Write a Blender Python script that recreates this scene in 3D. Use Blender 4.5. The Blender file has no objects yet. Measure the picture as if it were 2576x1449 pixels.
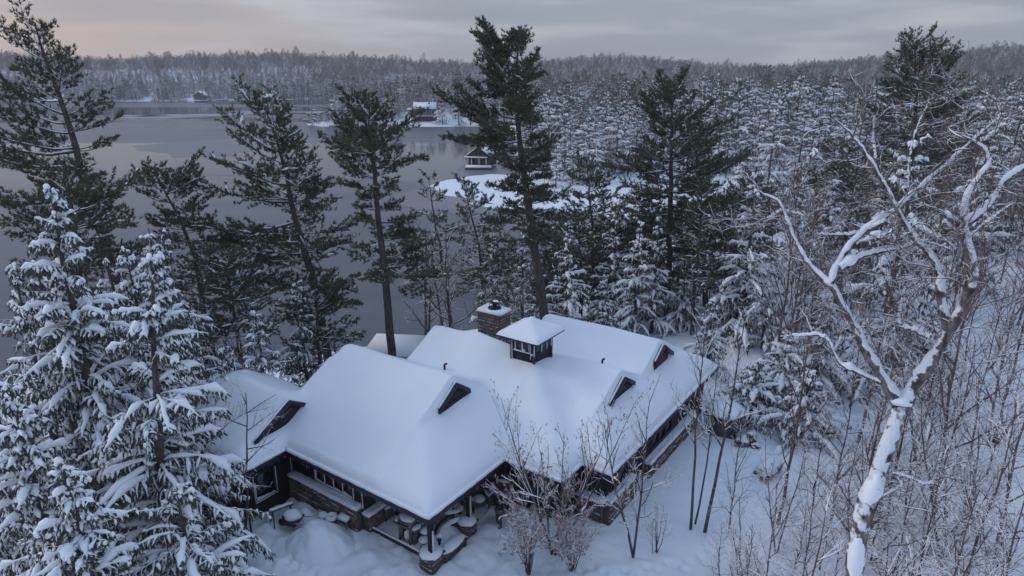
import bpy, math, random
import numpy as np
from mathutils import Vector, Matrix, noise as mnoise
rng = np.random.default_rng(7)
random.seed(7)
R = math.radians
scene = bpy.context.scene
COL = scene.collection

# ------------------------------------------------------------------ camera
CAM_H, PITCH, FPX = 19.0, R(18.126), 1700.0        # focal length in units of a 2576 px wide picture
cam_d = bpy.data.cameras.new("camera")
cam = bpy.data.objects.new("camera", cam_d)
COL.objects.link(cam)
cam.location = (0, 0, CAM_H)
cam.rotation_euler = (R(90) - PITCH, 0, 0)
cam_d.sensor_width = 36.0
cam_d.lens = 36.0 * FPX / 2576.0
cam_d.clip_start = 0.5
cam_d.clip_end = 12000
scene.camera = cam

# ------------------------------------------------------------------ sky
world = bpy.data.worlds.new("World")
scene.world = world
world.use_nodes = True
SUN_EL, SUN_AZ = 30.0, -75.0                       # azimuth from +Y, negative = to the left
def build_world():
    nt = world.node_tree
    N, L = nt.nodes, nt.links
    N.clear()
    def nd(t, **k):
        n = N.new(t)
        for a, b in k.items(): setattr(n, a, b)
        return n
    def ma(op, a, b=None, clamp=False):
        n = nd('ShaderNodeMath', operation=op, use_clamp=clamp)
        for i, v in enumerate((a, b)):
            if v is None: continue
            if isinstance(v, (int, float)): n.inputs[i].default_value = v
            else: L.new(v, n.inputs[i])
        return n.outputs[0]
    def mr(v, a, b, smooth=True):
        n = nd('ShaderNodeMapRange', interpolation_type='SMOOTHSTEP' if smooth else 'LINEAR')
        L.new(v, n.inputs[0]); n.inputs[1].default_value = a; n.inputs[2].default_value = b
        return n.outputs[0]
    def mixc(f, a, b):
        n = nd('ShaderNodeMix', data_type='RGBA')
        if isinstance(f, float): n.inputs[0].default_value = f
        else: L.new(f, n.inputs[0])
        for i, v in ((6, a), (7, b)):
            if isinstance(v, tuple): n.inputs[i].default_value = (*v, 1)
            else: L.new(v, n.inputs[i])
        return n.outputs[2]
    tc = nd('ShaderNodeTexCoord')
    sep = nd('ShaderNodeSeparateXYZ'); L.new(tc.outputs['Generated'], sep.inputs[0])
    x, z = sep.outputs[0], sep.outputs[2]
    sky = nd('ShaderNodeTexSky', sky_type='NISHITA', sun_disc=False)
    sky.sun_elevation = R(SUN_EL); sky.sun_rotation = R(SUN_AZ)
    sc = nd('ShaderNodeVectorMath', operation='SCALE'); L.new(sky.outputs[0], sc.inputs[0]); sc.inputs[3].default_value = 0.10
    # overcast deck: grey near the horizon, cooler and brighter overhead, warm low on the left
    up = mr(z, 0.02, 0.75)
    base = mixc(up, HORIZON, ZENITH)
    warm_az = mr(ma('MULTIPLY', x, -1.0), -0.05, 0.62)
    low = ma('SUBTRACT', 1.0, mr(z, 0.0, 0.20))
    base = mixc(ma('MULTIPLY', warm_az, ma('MULTIPLY', low, 0.85)), base, WARM)
    mp = nd('ShaderNodeMapping'); mp.inputs['Scale'].default_value = (2.0, 2.0, 15.0); mp.inputs['Rotation'].default_value = (0, R(-5), 0)
    L.new(tc.outputs['Generated'], mp.inputs[0])
    nz = nd('ShaderNodeTexNoise'); nz.inputs['Scale'].default_value = 1.9; nz.inputs['Detail'].default_value = 8; nz.inputs['Roughness'].default_value = 0.5
    L.new(mp.outputs[0], nz.inputs[0])
    cl = mr(nz.outputs[0], 0.47, 0.68)
    base = mixc(ma('MULTIPLY', cl, 0.62), base, CLOUD)
    dk = mr(nz.outputs[0], 0.5, 0.3)
    base = mixc(ma('MULTIPLY', dk, 0.5), base, tuple(.82 * c for c in HORIZON))
    allc = mixc(0.90, sc.outputs[0], base)
    bg = nd('ShaderNodeBackground'); L.new(allc, bg.inputs[0]); bg.inputs[1].default_value = 1.0
    out = nd('ShaderNodeOutputWorld'); L.new(bg.outputs[0], out.inputs[0])
HORIZON = (0.285, 0.31, 0.375); ZENITH = (0.43, 0.61, 0.93); WARM = (0.56, 0.41, 0.36); CLOUD = (0.50, 0.51, 0.565)
build_world()

sun_d = bpy.data.lights.new("sun", 'SUN'); sun_d.energy = 0.85; sun_d.angle = R(20); sun_d.color = (1.0, 0.88, 0.74)
sun = bpy.data.objects.new("sun", sun_d); COL.objects.link(sun)
el, az = R(SUN_EL), R(SUN_AZ)
sdir = Vector((math.sin(az) * math.cos(el), math.cos(az) * math.cos(el), math.sin(el)))
sun.rotation_euler = sdir.to_track_quat('Z', 'Y').to_euler()
scene.view_settings.view_transform = 'Standard'
scene.view_settings.look = 'None'
scene.view_settings.exposure = 0.22
scene.view_settings.gamma = 1.0
scene.view_settings.use_curve_mapping = False
scene.render.engine = 'CYCLES'
scene.cycles.max_bounces = 5
scene.cycles.diffuse_bounces = 3
scene.cycles.glossy_bounces = 2
scene.cycles.transparent_max_bounces = 4

# ------------------------------------------------------------------ helpers
def tag(o, label=None, cat=None, group=None, kind=None):
    if label: o['label'] = label
    if cat: o['category'] = cat
    if group: o['group'] = group
    if kind: o['kind'] = kind
    return o
def empty(name, loc=(0, 0, 0), rz=0.0, parent=None):
    o = bpy.data.objects.new(name, None); COL.objects.link(o)
    o.location = loc; o.rotation_euler = (0, 0, rz); o.empty_display_size = .3
    if parent: o.parent = parent
    return o
def npmesh(name, V, FF, mats, midx=None, smooth=False):
    """V (n,3); FF: list of int arrays (m,k); mats list; midx: list of per-array material index (int or array)"""
    me = bpy.data.meshes.new(name)
    V = np.asarray(V, np.float32).reshape(-1, 3)
    FF = [np.asarray(f, np.int32) for f in FF if len(f)]
    me.vertices.add(len(V)); me.vertices.foreach_set('co', V.ravel())
    tot = np.concatenate([np.full(len(f), f.shape[1], np.int32) for f in FF])
    idx = np.concatenate([f.ravel() for f in FF])
    me.loops.add(len(idx)); me.loops.foreach_set('vertex_index', idx)
    me.polygons.add(len(tot))
    st = np.zeros(len(tot), np.int32); st[1:] = np.cumsum(tot)[:-1]
    me.polygons.foreach_set('loop_start', st)
    if smooth: me.polygons.foreach_set('use_smooth', np.ones(len(tot), bool))
    for m in mats: me.materials.append(m)
    if midx is not None:
        mi = np.concatenate([np.broadcast_to(np.asarray(m, np.int32), (len(f),)) for m, f in zip(midx, FF)])
        me.polygons.foreach_set('material_index', mi)
    me.update(calc_edges=True)
    return me
def obj(name, me, parent=None, loc=None, rot=None, scale=None):
    o = bpy.data.objects.new(name, me); COL.objects.link(o)
    if parent: o.parent = parent
    if loc is not None: o.location = loc
    if rot is not None: o.rotation_euler = rot
    if scale is not None: o.scale = scale
    return o
class MB:
    """collects simple solids into one mesh"""
    def __init__(s): s.v = []; s.f3 = []; s.f4 = []; s.n = 0
    def add(s, v, f3=(), f4=()):
        v = np.asarray(v, float).reshape(-1, 3)
        s.v.append(v)
        if len(f3): s.f3.append(np.asarray(f3) + s.n)
        if len(f4): s.f4.append(np.asarray(f4) + s.n)
        s.n += len(v); return s
    def box(s, c, d, rz=0.0, ry=0.0, rx=0.0, taper=1.0, jit=0.0):
        x, y, z = d[0] / 2, d[1] / 2, d[2] / 2
        v = np.array([(-x, -y, -z), (x, -y, -z), (x, y, -z), (-x, y, -z), (-x * taper, -y * taper, z), (x * taper, -y * taper, z), (x * taper, y * taper, z), (-x * taper, y * taper, z)])
        if jit: v = v + rng.uniform(-jit, jit, v.shape)
        if rz or ry or rx:
            M = np.array(Matrix.Rotation(rz, 3, 'Z') @ Matrix.Rotation(ry, 3, 'Y') @ Matrix.Rotation(rx, 3, 'X'))
            v = v @ M.T
        return s.add(v + np.asarray(c, float), f4=[(0, 3, 2, 1), (4, 5, 6, 7), (0, 1, 5, 4), (1, 2, 6, 5), (2, 3, 7, 6), (3, 0, 4, 7)])
    def poly(s, pts, t=(0, 0, 0)):
        """extruded polygon: pts in order, thickness vector t"""
        p = np.asarray(pts, float); n = len(p); q = p + np.asarray(t, float)
        v = np.vstack([p, q]); f4 = [(i, (i + 1) % n, n + (i + 1) % n, n + i) for i in range(n)]
        f3 = [(0, i + 1, i) for i in range(1, n - 1)] + [(n, n + i, n + i + 1) for i in range(1, n - 1)]
        return s.add(v, f3=f3, f4=f4)
    def tube(s, P, r, k=6, cap=True):
        P = np.asarray(P, float); r = np.broadcast_to(np.asarray(r, float), (len(P),))
        V, F = tubes(P[None], r[None], k)
        n0 = s.n; s.add(V, f4=F)
        if cap:
            m = len(P)
            for ring, rev in ((0, True), (m - 1, False)):
                ids = [n0 + ring * k + i for i in range(k)]
                if rev: ids = ids[::-1]
                s.f3.append(np.array([(ids[0], ids[i], ids[i + 1]) for i in range(1, k - 1)]))
        return s
    def lathe(s, prof, c=(0, 0, 0), k=14):
        """prof list of (r,z)"""
        a = np.linspace(0, 2 * math.pi, k, endpoint=False)
        v = [(c[0] + r * math.cos(t), c[1] + r * math.sin(t), c[2] + z) for r, z in prof for t in a]
        f = [(j * k + i, j * k + (i + 1) % k, (j + 1) * k + (i + 1) % k, (j + 1) * k + i) for j in range(len(prof) - 1) for i in range(k)]
        return s.add(v, f4=f)
    def blob(s, c, r, seed=0, amp=.15, n=8, flat=None):
        """lumpy ellipsoid"""
        k, m = n + 4, n
        th = np.linspace(0, 2 * math.pi, k, endpoint=False); ph = np.linspace(0, math.pi, m + 1)
        V = []
        for p in ph:
            for t in th:
                d = Vector((math.sin(p) * math.cos(t), math.sin(p) * math.sin(t), math.cos(p)))
                f = 1 + amp * mnoise.noise(d * 1.7 + Vector((seed * 3.1, seed, 0)))* 2
                z = d.z * r[2] * f
                if flat is not None: z = max(z, flat)
                V.append((c[0] + d.x * r[0] * f, c[1] + d.y * r[1] * f, c[2] + z))
        f = [(j * k + i, (j + 1) * k + i, (j + 1) * k + (i + 1) % k, j * k + (i + 1) % k) for j in range(m) for i in range(k)]
        return s.add(V, f4=f)
    def mesh(s, name, mat, smooth=False):
        FF = []
        if s.f4: FF.append(np.concatenate(s.f4))
        if s.f3: FF.append(np.concatenate(s.f3))
        return npmesh(name, np.vstack(s.v), FF, [mat], smooth=smooth)
    def build(s, name, mat, parent=None, smooth=False, **k):
        return obj(name, s.mesh(name, mat, smooth), parent, **k)
def norm(v): return v / np.maximum(np.linalg.norm(v, axis=-1, keepdims=True), 1e-9)
def tubes(P, Rr, k=4):
    """P (N,K,3), Rr (N,K) -> verts, quads"""
    N, K = P.shape[:2]
    T = np.empty_like(P); T[:, 1:-1] = P[:, 2:] - P[:, :-2]; T[:, 0] = P[:, 1] - P[:, 0]; T[:, -1] = P[:, -1] - P[:, -2]
    T = norm(T)
    T0 = norm(P[:, -1] - P[:, 0])
    ref = np.where(np.abs(T0[:, 2:3]) < .85, np.array([[0, 0, 1.]]), np.array([[1., 0, 0]]))[:, None, :]
    A = norm(np.cross(np.broadcast_to(ref, T.shape), T)); B = np.cross(T, A)
    a = np.linspace(0, 2 * math.pi, k, endpoint=False)
    V = P[:, :, None, :] + Rr[:, :, None, None] * (A[:, :, None, :] * np.cos(a)[None, None, :, None] + B[:, :, None, :] * np.sin(a)[None, None, :, None])
    base = (np.arange(N) * K * k)[:, None, None]
    j = np.arange(K - 1)[None, :, None] * k; i = np.arange(k)[None, None, :]; i2 = (i + 1) % k
    F = np.stack([base + j + i, base + j + i2, base + j + k + i2, base + j + k + i], -1).reshape(-1, 4)
    return V.reshape(-1, 3), F
def px_ray(x, y):
    dx, dz = (x - 1288) / FPX, -(y - 724.5) / FPX
    c, s = math.cos(PITCH), math.sin(PITCH)
    return np.array([dx, c + dz * s, -s + dz * c])
def at_z(x, y, z):
    r = px_ray(x, y); t = (z - CAM_H) / r[2]; return np.array([r[0] * t, r[1] * t, z])
def at_y(x, y, Y):
    r = px_ray(x, y); t = Y / r[1]; return np.array([r[0] * t, Y, CAM_H + r[2] * t])

# ------------------------------------------------------------------ materials
def pmat(name, col, rough=0.8, var=None, vscale=6.0, bump=0.0, bscale=20.0, snow=None, spec=0.3, coord='Object', thr=(0.35, 0.65), stretch=None, detail=4, transl=0.0):
    """principled, colour varied by noise between col and var, fine relief; snow = colour laid on faces that look up"""
    m = bpy.data.materials.new(name); m.use_nodes = True
    nt = m.node_tree; N, L = nt.nodes, nt.links
    b = N['Principled BSDF']
    b.inputs['Roughness'].default_value = rough
    b.inputs['Specular IOR Level'].default_value = spec
    tc = N.new('ShaderNodeTexCoord'); src = tc.outputs[coord]
    if stretch:
        mp = N.new('ShaderNodeMapping'); mp.inputs['Scale'].default_value = stretch; L.new(src, mp.inputs[0]); src = mp.outputs[0]
    cout = None
    if var is not None:
        nz = N.new('ShaderNodeTexNoise'); nz.inputs['Scale'].default_value = vscale; nz.inputs['Detail'].default_value = detail
        L.new(src, nz.inputs[0])
        r = N.new('ShaderNodeMapRange'); L.new(nz.outputs[0], r.inputs[0]); r.inputs[1].default_value = thr[0]; r.inputs[2].default_value = thr[1]
        mx = N.new('ShaderNodeMix'); mx.data_type = 'RGBA'
        L.new(r.outputs[0], mx.inputs[0]); mx.inputs[6].default_value = (*col, 1); mx.inputs[7].default_value = (*var, 1)
        cout = mx.outputs[2]
    if snow is not None:
        g = N.new('ShaderNodeNewGeometry'); sp = N.new('ShaderNodeSeparateXYZ'); L.new(g.outputs['Normal'], sp.inputs[0])
        nz2 = N.new('ShaderNodeTexNoise'); nz2.inputs['Scale'].default_value = snow[3]; nz2.inputs['Detail'].default_value = 3; L.new(tc.outputs[coord], nz2.inputs[0])
        ad = N.new('ShaderNodeMath'); ad.operation = 'ADD'; L.new(sp.outputs[2], ad.inputs[0])
        sb = N.new('ShaderNodeMath'); sb.operation = 'MULTIPLY_ADD'; L.new(nz2.outputs[0], sb.inputs[0]); sb.inputs[1].default_value = 1.1; sb.inputs[2].default_value = -0.55
        L.new(sb.outputs[0], ad.inputs[1])
        r2 = N.new('ShaderNodeMapRange'); L.new(ad.outputs[0], r2.inputs[0]); r2.inputs[1].default_value = snow[0]; r2.inputs[2].default_value = snow[0] + .12
        mx2 = N.new('ShaderNodeMix'); mx2.data_type = 'RGBA'; L.new(r2.outputs[0], mx2.inputs[0])
        if cout is not None: L.new(cout, mx2.inputs[6])
        else: mx2.inputs[6].default_value = (*col, 1)
        mx2.inputs[7].default_value = (*SNOWC, 1)
        cout = mx2.outputs[2]
    if cout is not None: L.new(cout, b.inputs['Base Color'])
    else: b.inputs['Base Color'].default_value = (*col, 1)
    if bump:
        n3 = N.new('ShaderNodeTexNoise'); n3.inputs['Scale'].default_value = bscale; n3.inputs['Detail'].default_value = 5; L.new(src, n3.inputs[0])
        bp = N.new('ShaderNodeBump'); bp.inputs['Strength'].default_value = 1.0; bp.inputs['Distance'].default_value = bump
        L.new(n3.outputs[0], bp.inputs['Height']); L.new(bp.outputs[0], b.inputs['Normal'])
    return m
SNOWC = (0.80, 0.82, 0.86)
M = dict(
    snow=pmat('snow', SNOWC, .55, (0.76, 0.79, 0.84), 3.0, .010, 9.0),
    roof_snow=pmat('roof_snow', SNOWC, .55, (0.78, 0.80, 0.85), .8, .006, 7.0),
    ground=pmat('snow_ground', SNOWC, .6, (0.73, 0.77, 0.83), .5, .10, 1.3, detail=8),
    twig_snow=pmat('twig_snow', (0.86, 0.87, 0.90), .6),
    needle=pmat('pine_needles', (0.058, 0.068, 0.036), .6, (0.112, 0.115, 0.066), .9, spec=.2),
    needle_cool=pmat('hemlock_needles', (0.045, 0.058, 0.045), .6, (0.085, 0.095, 0.075), 1.3, spec=.2),
    bark=pmat('bark', (0.045, 0.036, 0.032), .9, (0.10, 0.085, 0.078), 5.0, .02, 14.0, stretch=(1, 1, .25)),
    bark_snow=pmat('bark_with_snow', (0.05, 0.042, 0.038), .9, (0.11, 0.095, 0.085), 7.0, .02, 18.0, snow=(.42, 0, 0, 5.0), stretch=(1, 1, .4)),
    oak=pmat('oak_bark', (0.045, 0.038, 0.036), .9, (0.24, 0.19, 0.175), 9.0, .04, 26.0, snow=(.06, 0, 0, 6.0), stretch=(1, 1, .5)),
    twig=pmat('twig_bark', (0.060, 0.045, 0.045), .8, (0.14, 0.105, 0.10), 3.0),
    twig_red=pmat('reddish_twigs', (0.10, 0.066, 0.062), .8, (0.19, 0.13, 0.125), 2.0),
    far_twig=pmat('far_twigs', (0.075, 0.06, 0.058), .9, (0.14, 0.12, 0.12), .3),
    birch=pmat('birch_bark', (0.42, 0.42, 0.42), .7, (0.12, 0.11, 0.10), 8.0, stretch=(1, 1, 3), thr=(.55, .62)),
    leaf=pmat('dry_leaves', (0.22, 0.13, 0.12), .8, (0.42, 0.30, 0.28), 5.0),
    leaf_red=pmat('russet_leaves', (0.10, 0.035, 0.022), .8, (0.16, 0.07, 0.045), 5.0),
    wall=pmat('dark_siding', (0.010, 0.011, 0.014), .7, (0.022, 0.024, 0.028), 3.0, .004, 30.0, stretch=(1, 1, 8)),
    redwood=pmat('red_brown_siding', (0.055, 0.022, 0.017), .8, (0.10, 0.045, 0.035), 3.0, .004, 20.0, stretch=(1, 1, 8)),
    fascia=pmat('fascia_paint', (0.020, 0.018, 0.035), .5, (0.035, 0.028, 0.05), 6.0),
    rail=pmat('red_brown_wood', (0.10, 0.045, 0.045), .7, (0.16, 0.09, 0.085), 8.0, snow=(.75, 0, 0, 6.0)),
    mortar=pmat('mortar', (0.05, 0.042, 0.038), .95, (0.09, 0.08, 0.07), 10.0, .01, 30),
    stone1=pmat('brown_stone', (0.085, 0.060, 0.048), .9, (0.16, 0.12, 0.10), 4.0, .015, 14.0, snow=(.66, 0, 0, 9.0)),
    stone2=pmat('red_stone', (0.10, 0.052, 0.042), .9, (0.16, 0.095, 0.078), 5.0, .015, 14.0, snow=(.66, 0, 0, 9.0)),
    stone3=pmat('grey_stone', (0.11, 0.10, 0.085), .9, (0.20, 0.18, 0.15), 5.0, .015, 14.0, snow=(.66, 0, 0, 9.0)),
    glass=pmat('window_glass', (0.012, 0.014, 0.018), .08, spec=.5),
    glass_warm=pmat('curtained_glass', (0.07, 0.030, 0.026), .15, (0.02, 0.014, 0.016), 5.0, spec=.5),
    trim=pmat('window_trim', (0.045, 0.040, 0.060), .6),
    black=pmat('black_metal', (0.008, 0.008, 0.010), .5),
    steel=pmat('weathered_steel', (0.10, 0.10, 0.105), .45, (0.18, 0.17, 0.17), 8.0),
    boulder=pmat('boulder_rock', (0.075, 0.04, 0.032), .9, (0.13, 0.085, 0.07), 3.0, .03, 6.0, snow=(.40, 0, 0, 2.5)),
    ice=pmat('icicle_ice', (0.45, 0.50, 0.58), .15, spec=.6),
    deck=pmat('wet_deck', (0.035, 0.032, 0.040), .6),
    wicker=pmat('grey_frame', (0.06, 0.055, 0.055), .7, (0.11, 0.10, 0.10), 9.0),
    cream=pmat('cream_siding', (0.30, 0.29, 0.25), .8, (0.22, 0.21, 0.18), 3.0),
    greenmetal=pmat('green_metal', (0.05, 0.085, 0.065), .5),
    brownwood=pmat('brown_wood', (0.07, 0.055, 0.05), .8, (0.12, 0.10, 0.09), 3.0),
    white=pmat('white_paint', (0.7, 0.7, 0.7), .6),
)

# ------------------------------------------------------------------ terrain
LAKE = -6.0
NEAR = np.array([(-4000, -300), (-400, 20), (-120, 42), (-60, 47), (-43, 50), (-30, 53), (-15, 58), (-4, 64), (5, 74), (14, 90), (26, 105), (45, 113), (68, 124), (120, 134), (300, 140), (4000, 300), (4000, -4000), (-4000, -4000)], float)
FAR = np.array([(-4000, 300), (-1500, 440), (-376, 515), (-260, 540), (-150, 566), (-95, 560), (-60, 450), (-70, 380), (-96, 322), (-90, 306), (-75, 303), (-60, 300), (-35, 302), (-12, 304), (0, 272), (9, 225), (2, 192), (1, 172), (7, 143), (20, 150), (36, 168), (60, 152), (90, 150), (140, 165), (300, 170), (4000, 400), (4000, 6000), (-4000, 6000)], float)
def sdist(P, poly):
    """signed distance, positive inside"""
    P = np.asarray(P, float); d = np.full(len(P), 1e9); inside = np.zeros(len(P), bool)
    n = len(poly)
    for i in range(n):
        a, b = poly[i], poly[(i + 1) % n]; ab = b - a
        t = np.clip(((P - a) @ ab) / (ab @ ab), 0, 1)
        q = a + t[:, None] * ab; d = np.minimum(d, np.hypot(*(P - q).T))
        c = (a[1] > P[:, 1]) != (b[1] > P[:, 1])
        with np.errstate(divide='ignore', invalid='ignore'):
            xx = (b[0] - a[0]) * (P[:, 1] - a[1]) / (b[1] - a[1]) + a[0]
        inside ^= c & (P[:, 0] < xx)
    return np.where(inside, d, -d)
def smooth01(t): t = np.clip(t, 0, 1); return t * t * (3 - 2 * t)
def vnoise(x, y, s, seed=0):
    """cheap value noise"""
    x = np.asarray(x) / s + seed * 17.3; y = np.asarray(y) / s + seed * 9.1
    xi, yi = np.floor(x), np.floor(y); fx, fy = x - xi, y - yi
    fx, fy = fx * fx * (3 - 2 * fx), fy * fy * (3 - 2 * fy)
    def h(a, b):
        v = np.sin(a * 127.1 + b * 311.7 + seed * 3.7) * 43758.5453
        return v - np.floor(v)
    return (h(xi, yi) * (1 - fx) + h(xi + 1, yi) * fx) * (1 - fy) + (h(xi, yi + 1) * (1 - fx) + h(xi + 1, yi + 1) * fx) * fy - .5
CREST_A = np.array([-1.2, -.75, -.45, -.3, -.15, -.05, .05, .15, .3, .42, .5, .65, .8, 1.2])
CREST_H = np.array([18, 18, 18, 19, 15, 10, 8, 9, 9, 13, 18, 22, 24, 24.])
def ground_z(x, y):
    x = np.atleast_1d(np.asarray(x, float)); y = np.atleast_1d(np.asarray(y, float)); P = np.stack([x, y], 1)
    dn, df = sdist(P, NEAR), sdist(P, FAR)
    zn = LAKE + 6.0 * smooth01(dn / 27) + .25 * vnoise(x, y, 7, 1) * smooth01((np.hypot(x, y - 28) - 14) / 12) + .05 * vnoise(x, y, 1.6, 2)
    zn = np.where(dn > 27, zn + .02 * (dn - 27) * (x > 15), zn)
    hill = np.interp(np.arctan2(x, np.maximum(y, 1)), CREST_A, CREST_H)
    rr = np.hypot(x, y)
    zf = LAKE + 1.2 * smooth01(df / 12) + 2.2 * smooth01(df / 60) + 1.6 * vnoise(x, y, 60, 3) * smooth01(df / 60) + (hill - LAKE - 3.4) * smooth01((rr - 430 - 90 * (x < -40)) / 380) * smooth01(df / 170) + (17.0 * vnoise(x, y, 190, 5) + 6 * vnoise(x, y, 80, 6)) * smooth01((rr - 520) / 300) * smooth01(df / 200) - .010 * np.maximum(rr - 900, 0)
    z = np.where(dn > 0, zn, np.where(df > 0, zf, LAKE - np.minimum(3, .25 * np.minimum(-dn, -df) + .02)))
    return z
def gz(x, y): return float(ground_z(x, y)[0])
def build_ground():
    a = np.concatenate([np.linspace(-180, -46, 40, endpoint=False), np.linspace(-46, 46, 370), np.linspace(46, 180, 41)[1:-1]])
    r = np.concatenate([np.geomspace(2, 14, 24, endpoint=False), np.geomspace(14, 34, 190, endpoint=False), np.geomspace(34, 60, 60, endpoint=False), np.geomspace(60, 6000, 170)])
    A, Rr = np.meshgrid(np.radians(a), r, indexing='ij')
    x, y = (Rr * np.sin(A)).ravel(), (Rr * np.cos(A)).ravel()
    z = ground_z(x, y) + pile(x, y)
    n, m = len(a), len(r)
    i = np.arange(n)[:, None]; j = np.arange(m - 1)[None, :]; i2 = (i + 1) % n
    F = np.stack([i * m + j, i2 * m + j, i2 * m + j + 1, i * m + j + 1], -1).reshape(-1, 4)[:, ::-1]
    V = np.stack([x, y, z], 1)
    V = np.vstack([V, [[0, 0, z[0]]]]); c = len(V) - 1
    F3 = np.array([(k * m, ((k + 1) % n) * m, c) for k in range(n)])
    me = npmesh('ground', V, [F, F3[:, ::-1]], [M['ground']], smooth=True)
    tag(obj('ground', me), kind='structure')
def pile(x, y):
    """churned and shovelled snow in front of the house"""
    g = lambda cx, cy, s, h: h * np.exp(-((x - cx) ** 2 + (y - cy) ** 2) / (2 * s * s))
    near = smooth01(1 - (np.hypot(x + 5, y - 22.5) - 6) / 5)
    chop = near * (.24 * vnoise(x, y, .8, 11) + .17 * vnoise(x, y, .37, 12) + .06 * vnoise(x, y, .2, 13))
    rs = np.random.default_rng(4)
    for path in (((-.6, 24.2), (1.2, 22.6), (4.0, 21.6), (7.6, 22.4), (9.6, 26.0), (11.0, 30.0)), ((-9.5, 22.6), (-6.0, 21.2), (-2.5, 20.8), (1.5, 20.6)), ((-2.0, 21.4), (0.2, 19.6), (3.5, 18.8), (8, 19.2)), ((9.6, 26.0), (12.5, 25.2), (14.5, 26.4))):
        for a, b in zip(path[:-1], path[1:]):
            L = math.hypot(b[0] - a[0], b[1] - a[1]); n = max(int(L / .42), 2)
            for k in range(n):
                t = k / n; sd = .13 * (1 if k % 2 else -1); px = a[0] + (b[0] - a[0]) * t - (b[1] - a[1]) / L * sd + rs.normal(0, .06); py = a[1] + (b[1] - a[1]) * t + (b[0] - a[0]) / L * sd + rs.normal(0, .06)
                m = (np.abs(x - px) < .5) & (np.abs(y - py) < .5)
                chop[m] -= .20 * np.exp(-(((x[m] - px) / .13) ** 2 + ((y[m] - py) / .16) ** 2))
    pathw = smooth01(1 - (np.abs(y - 22.0 - .25 * (x + 2)) - .9) / .8) * smooth01((x + 10) / 3) * smooth01((9 - x) / 5)
    return chop + g(-12.0, 20.5, 1.3, .35) + g(-5.5, 18.6, 1.8, .35) + g(5, 20, 3, .25) - .12 * pathw + .12 * vnoise(x, y, 2.2, 21) * smooth01(1 - (np.hypot(x, y - 20) - 22) / 8)
build_ground()

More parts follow.
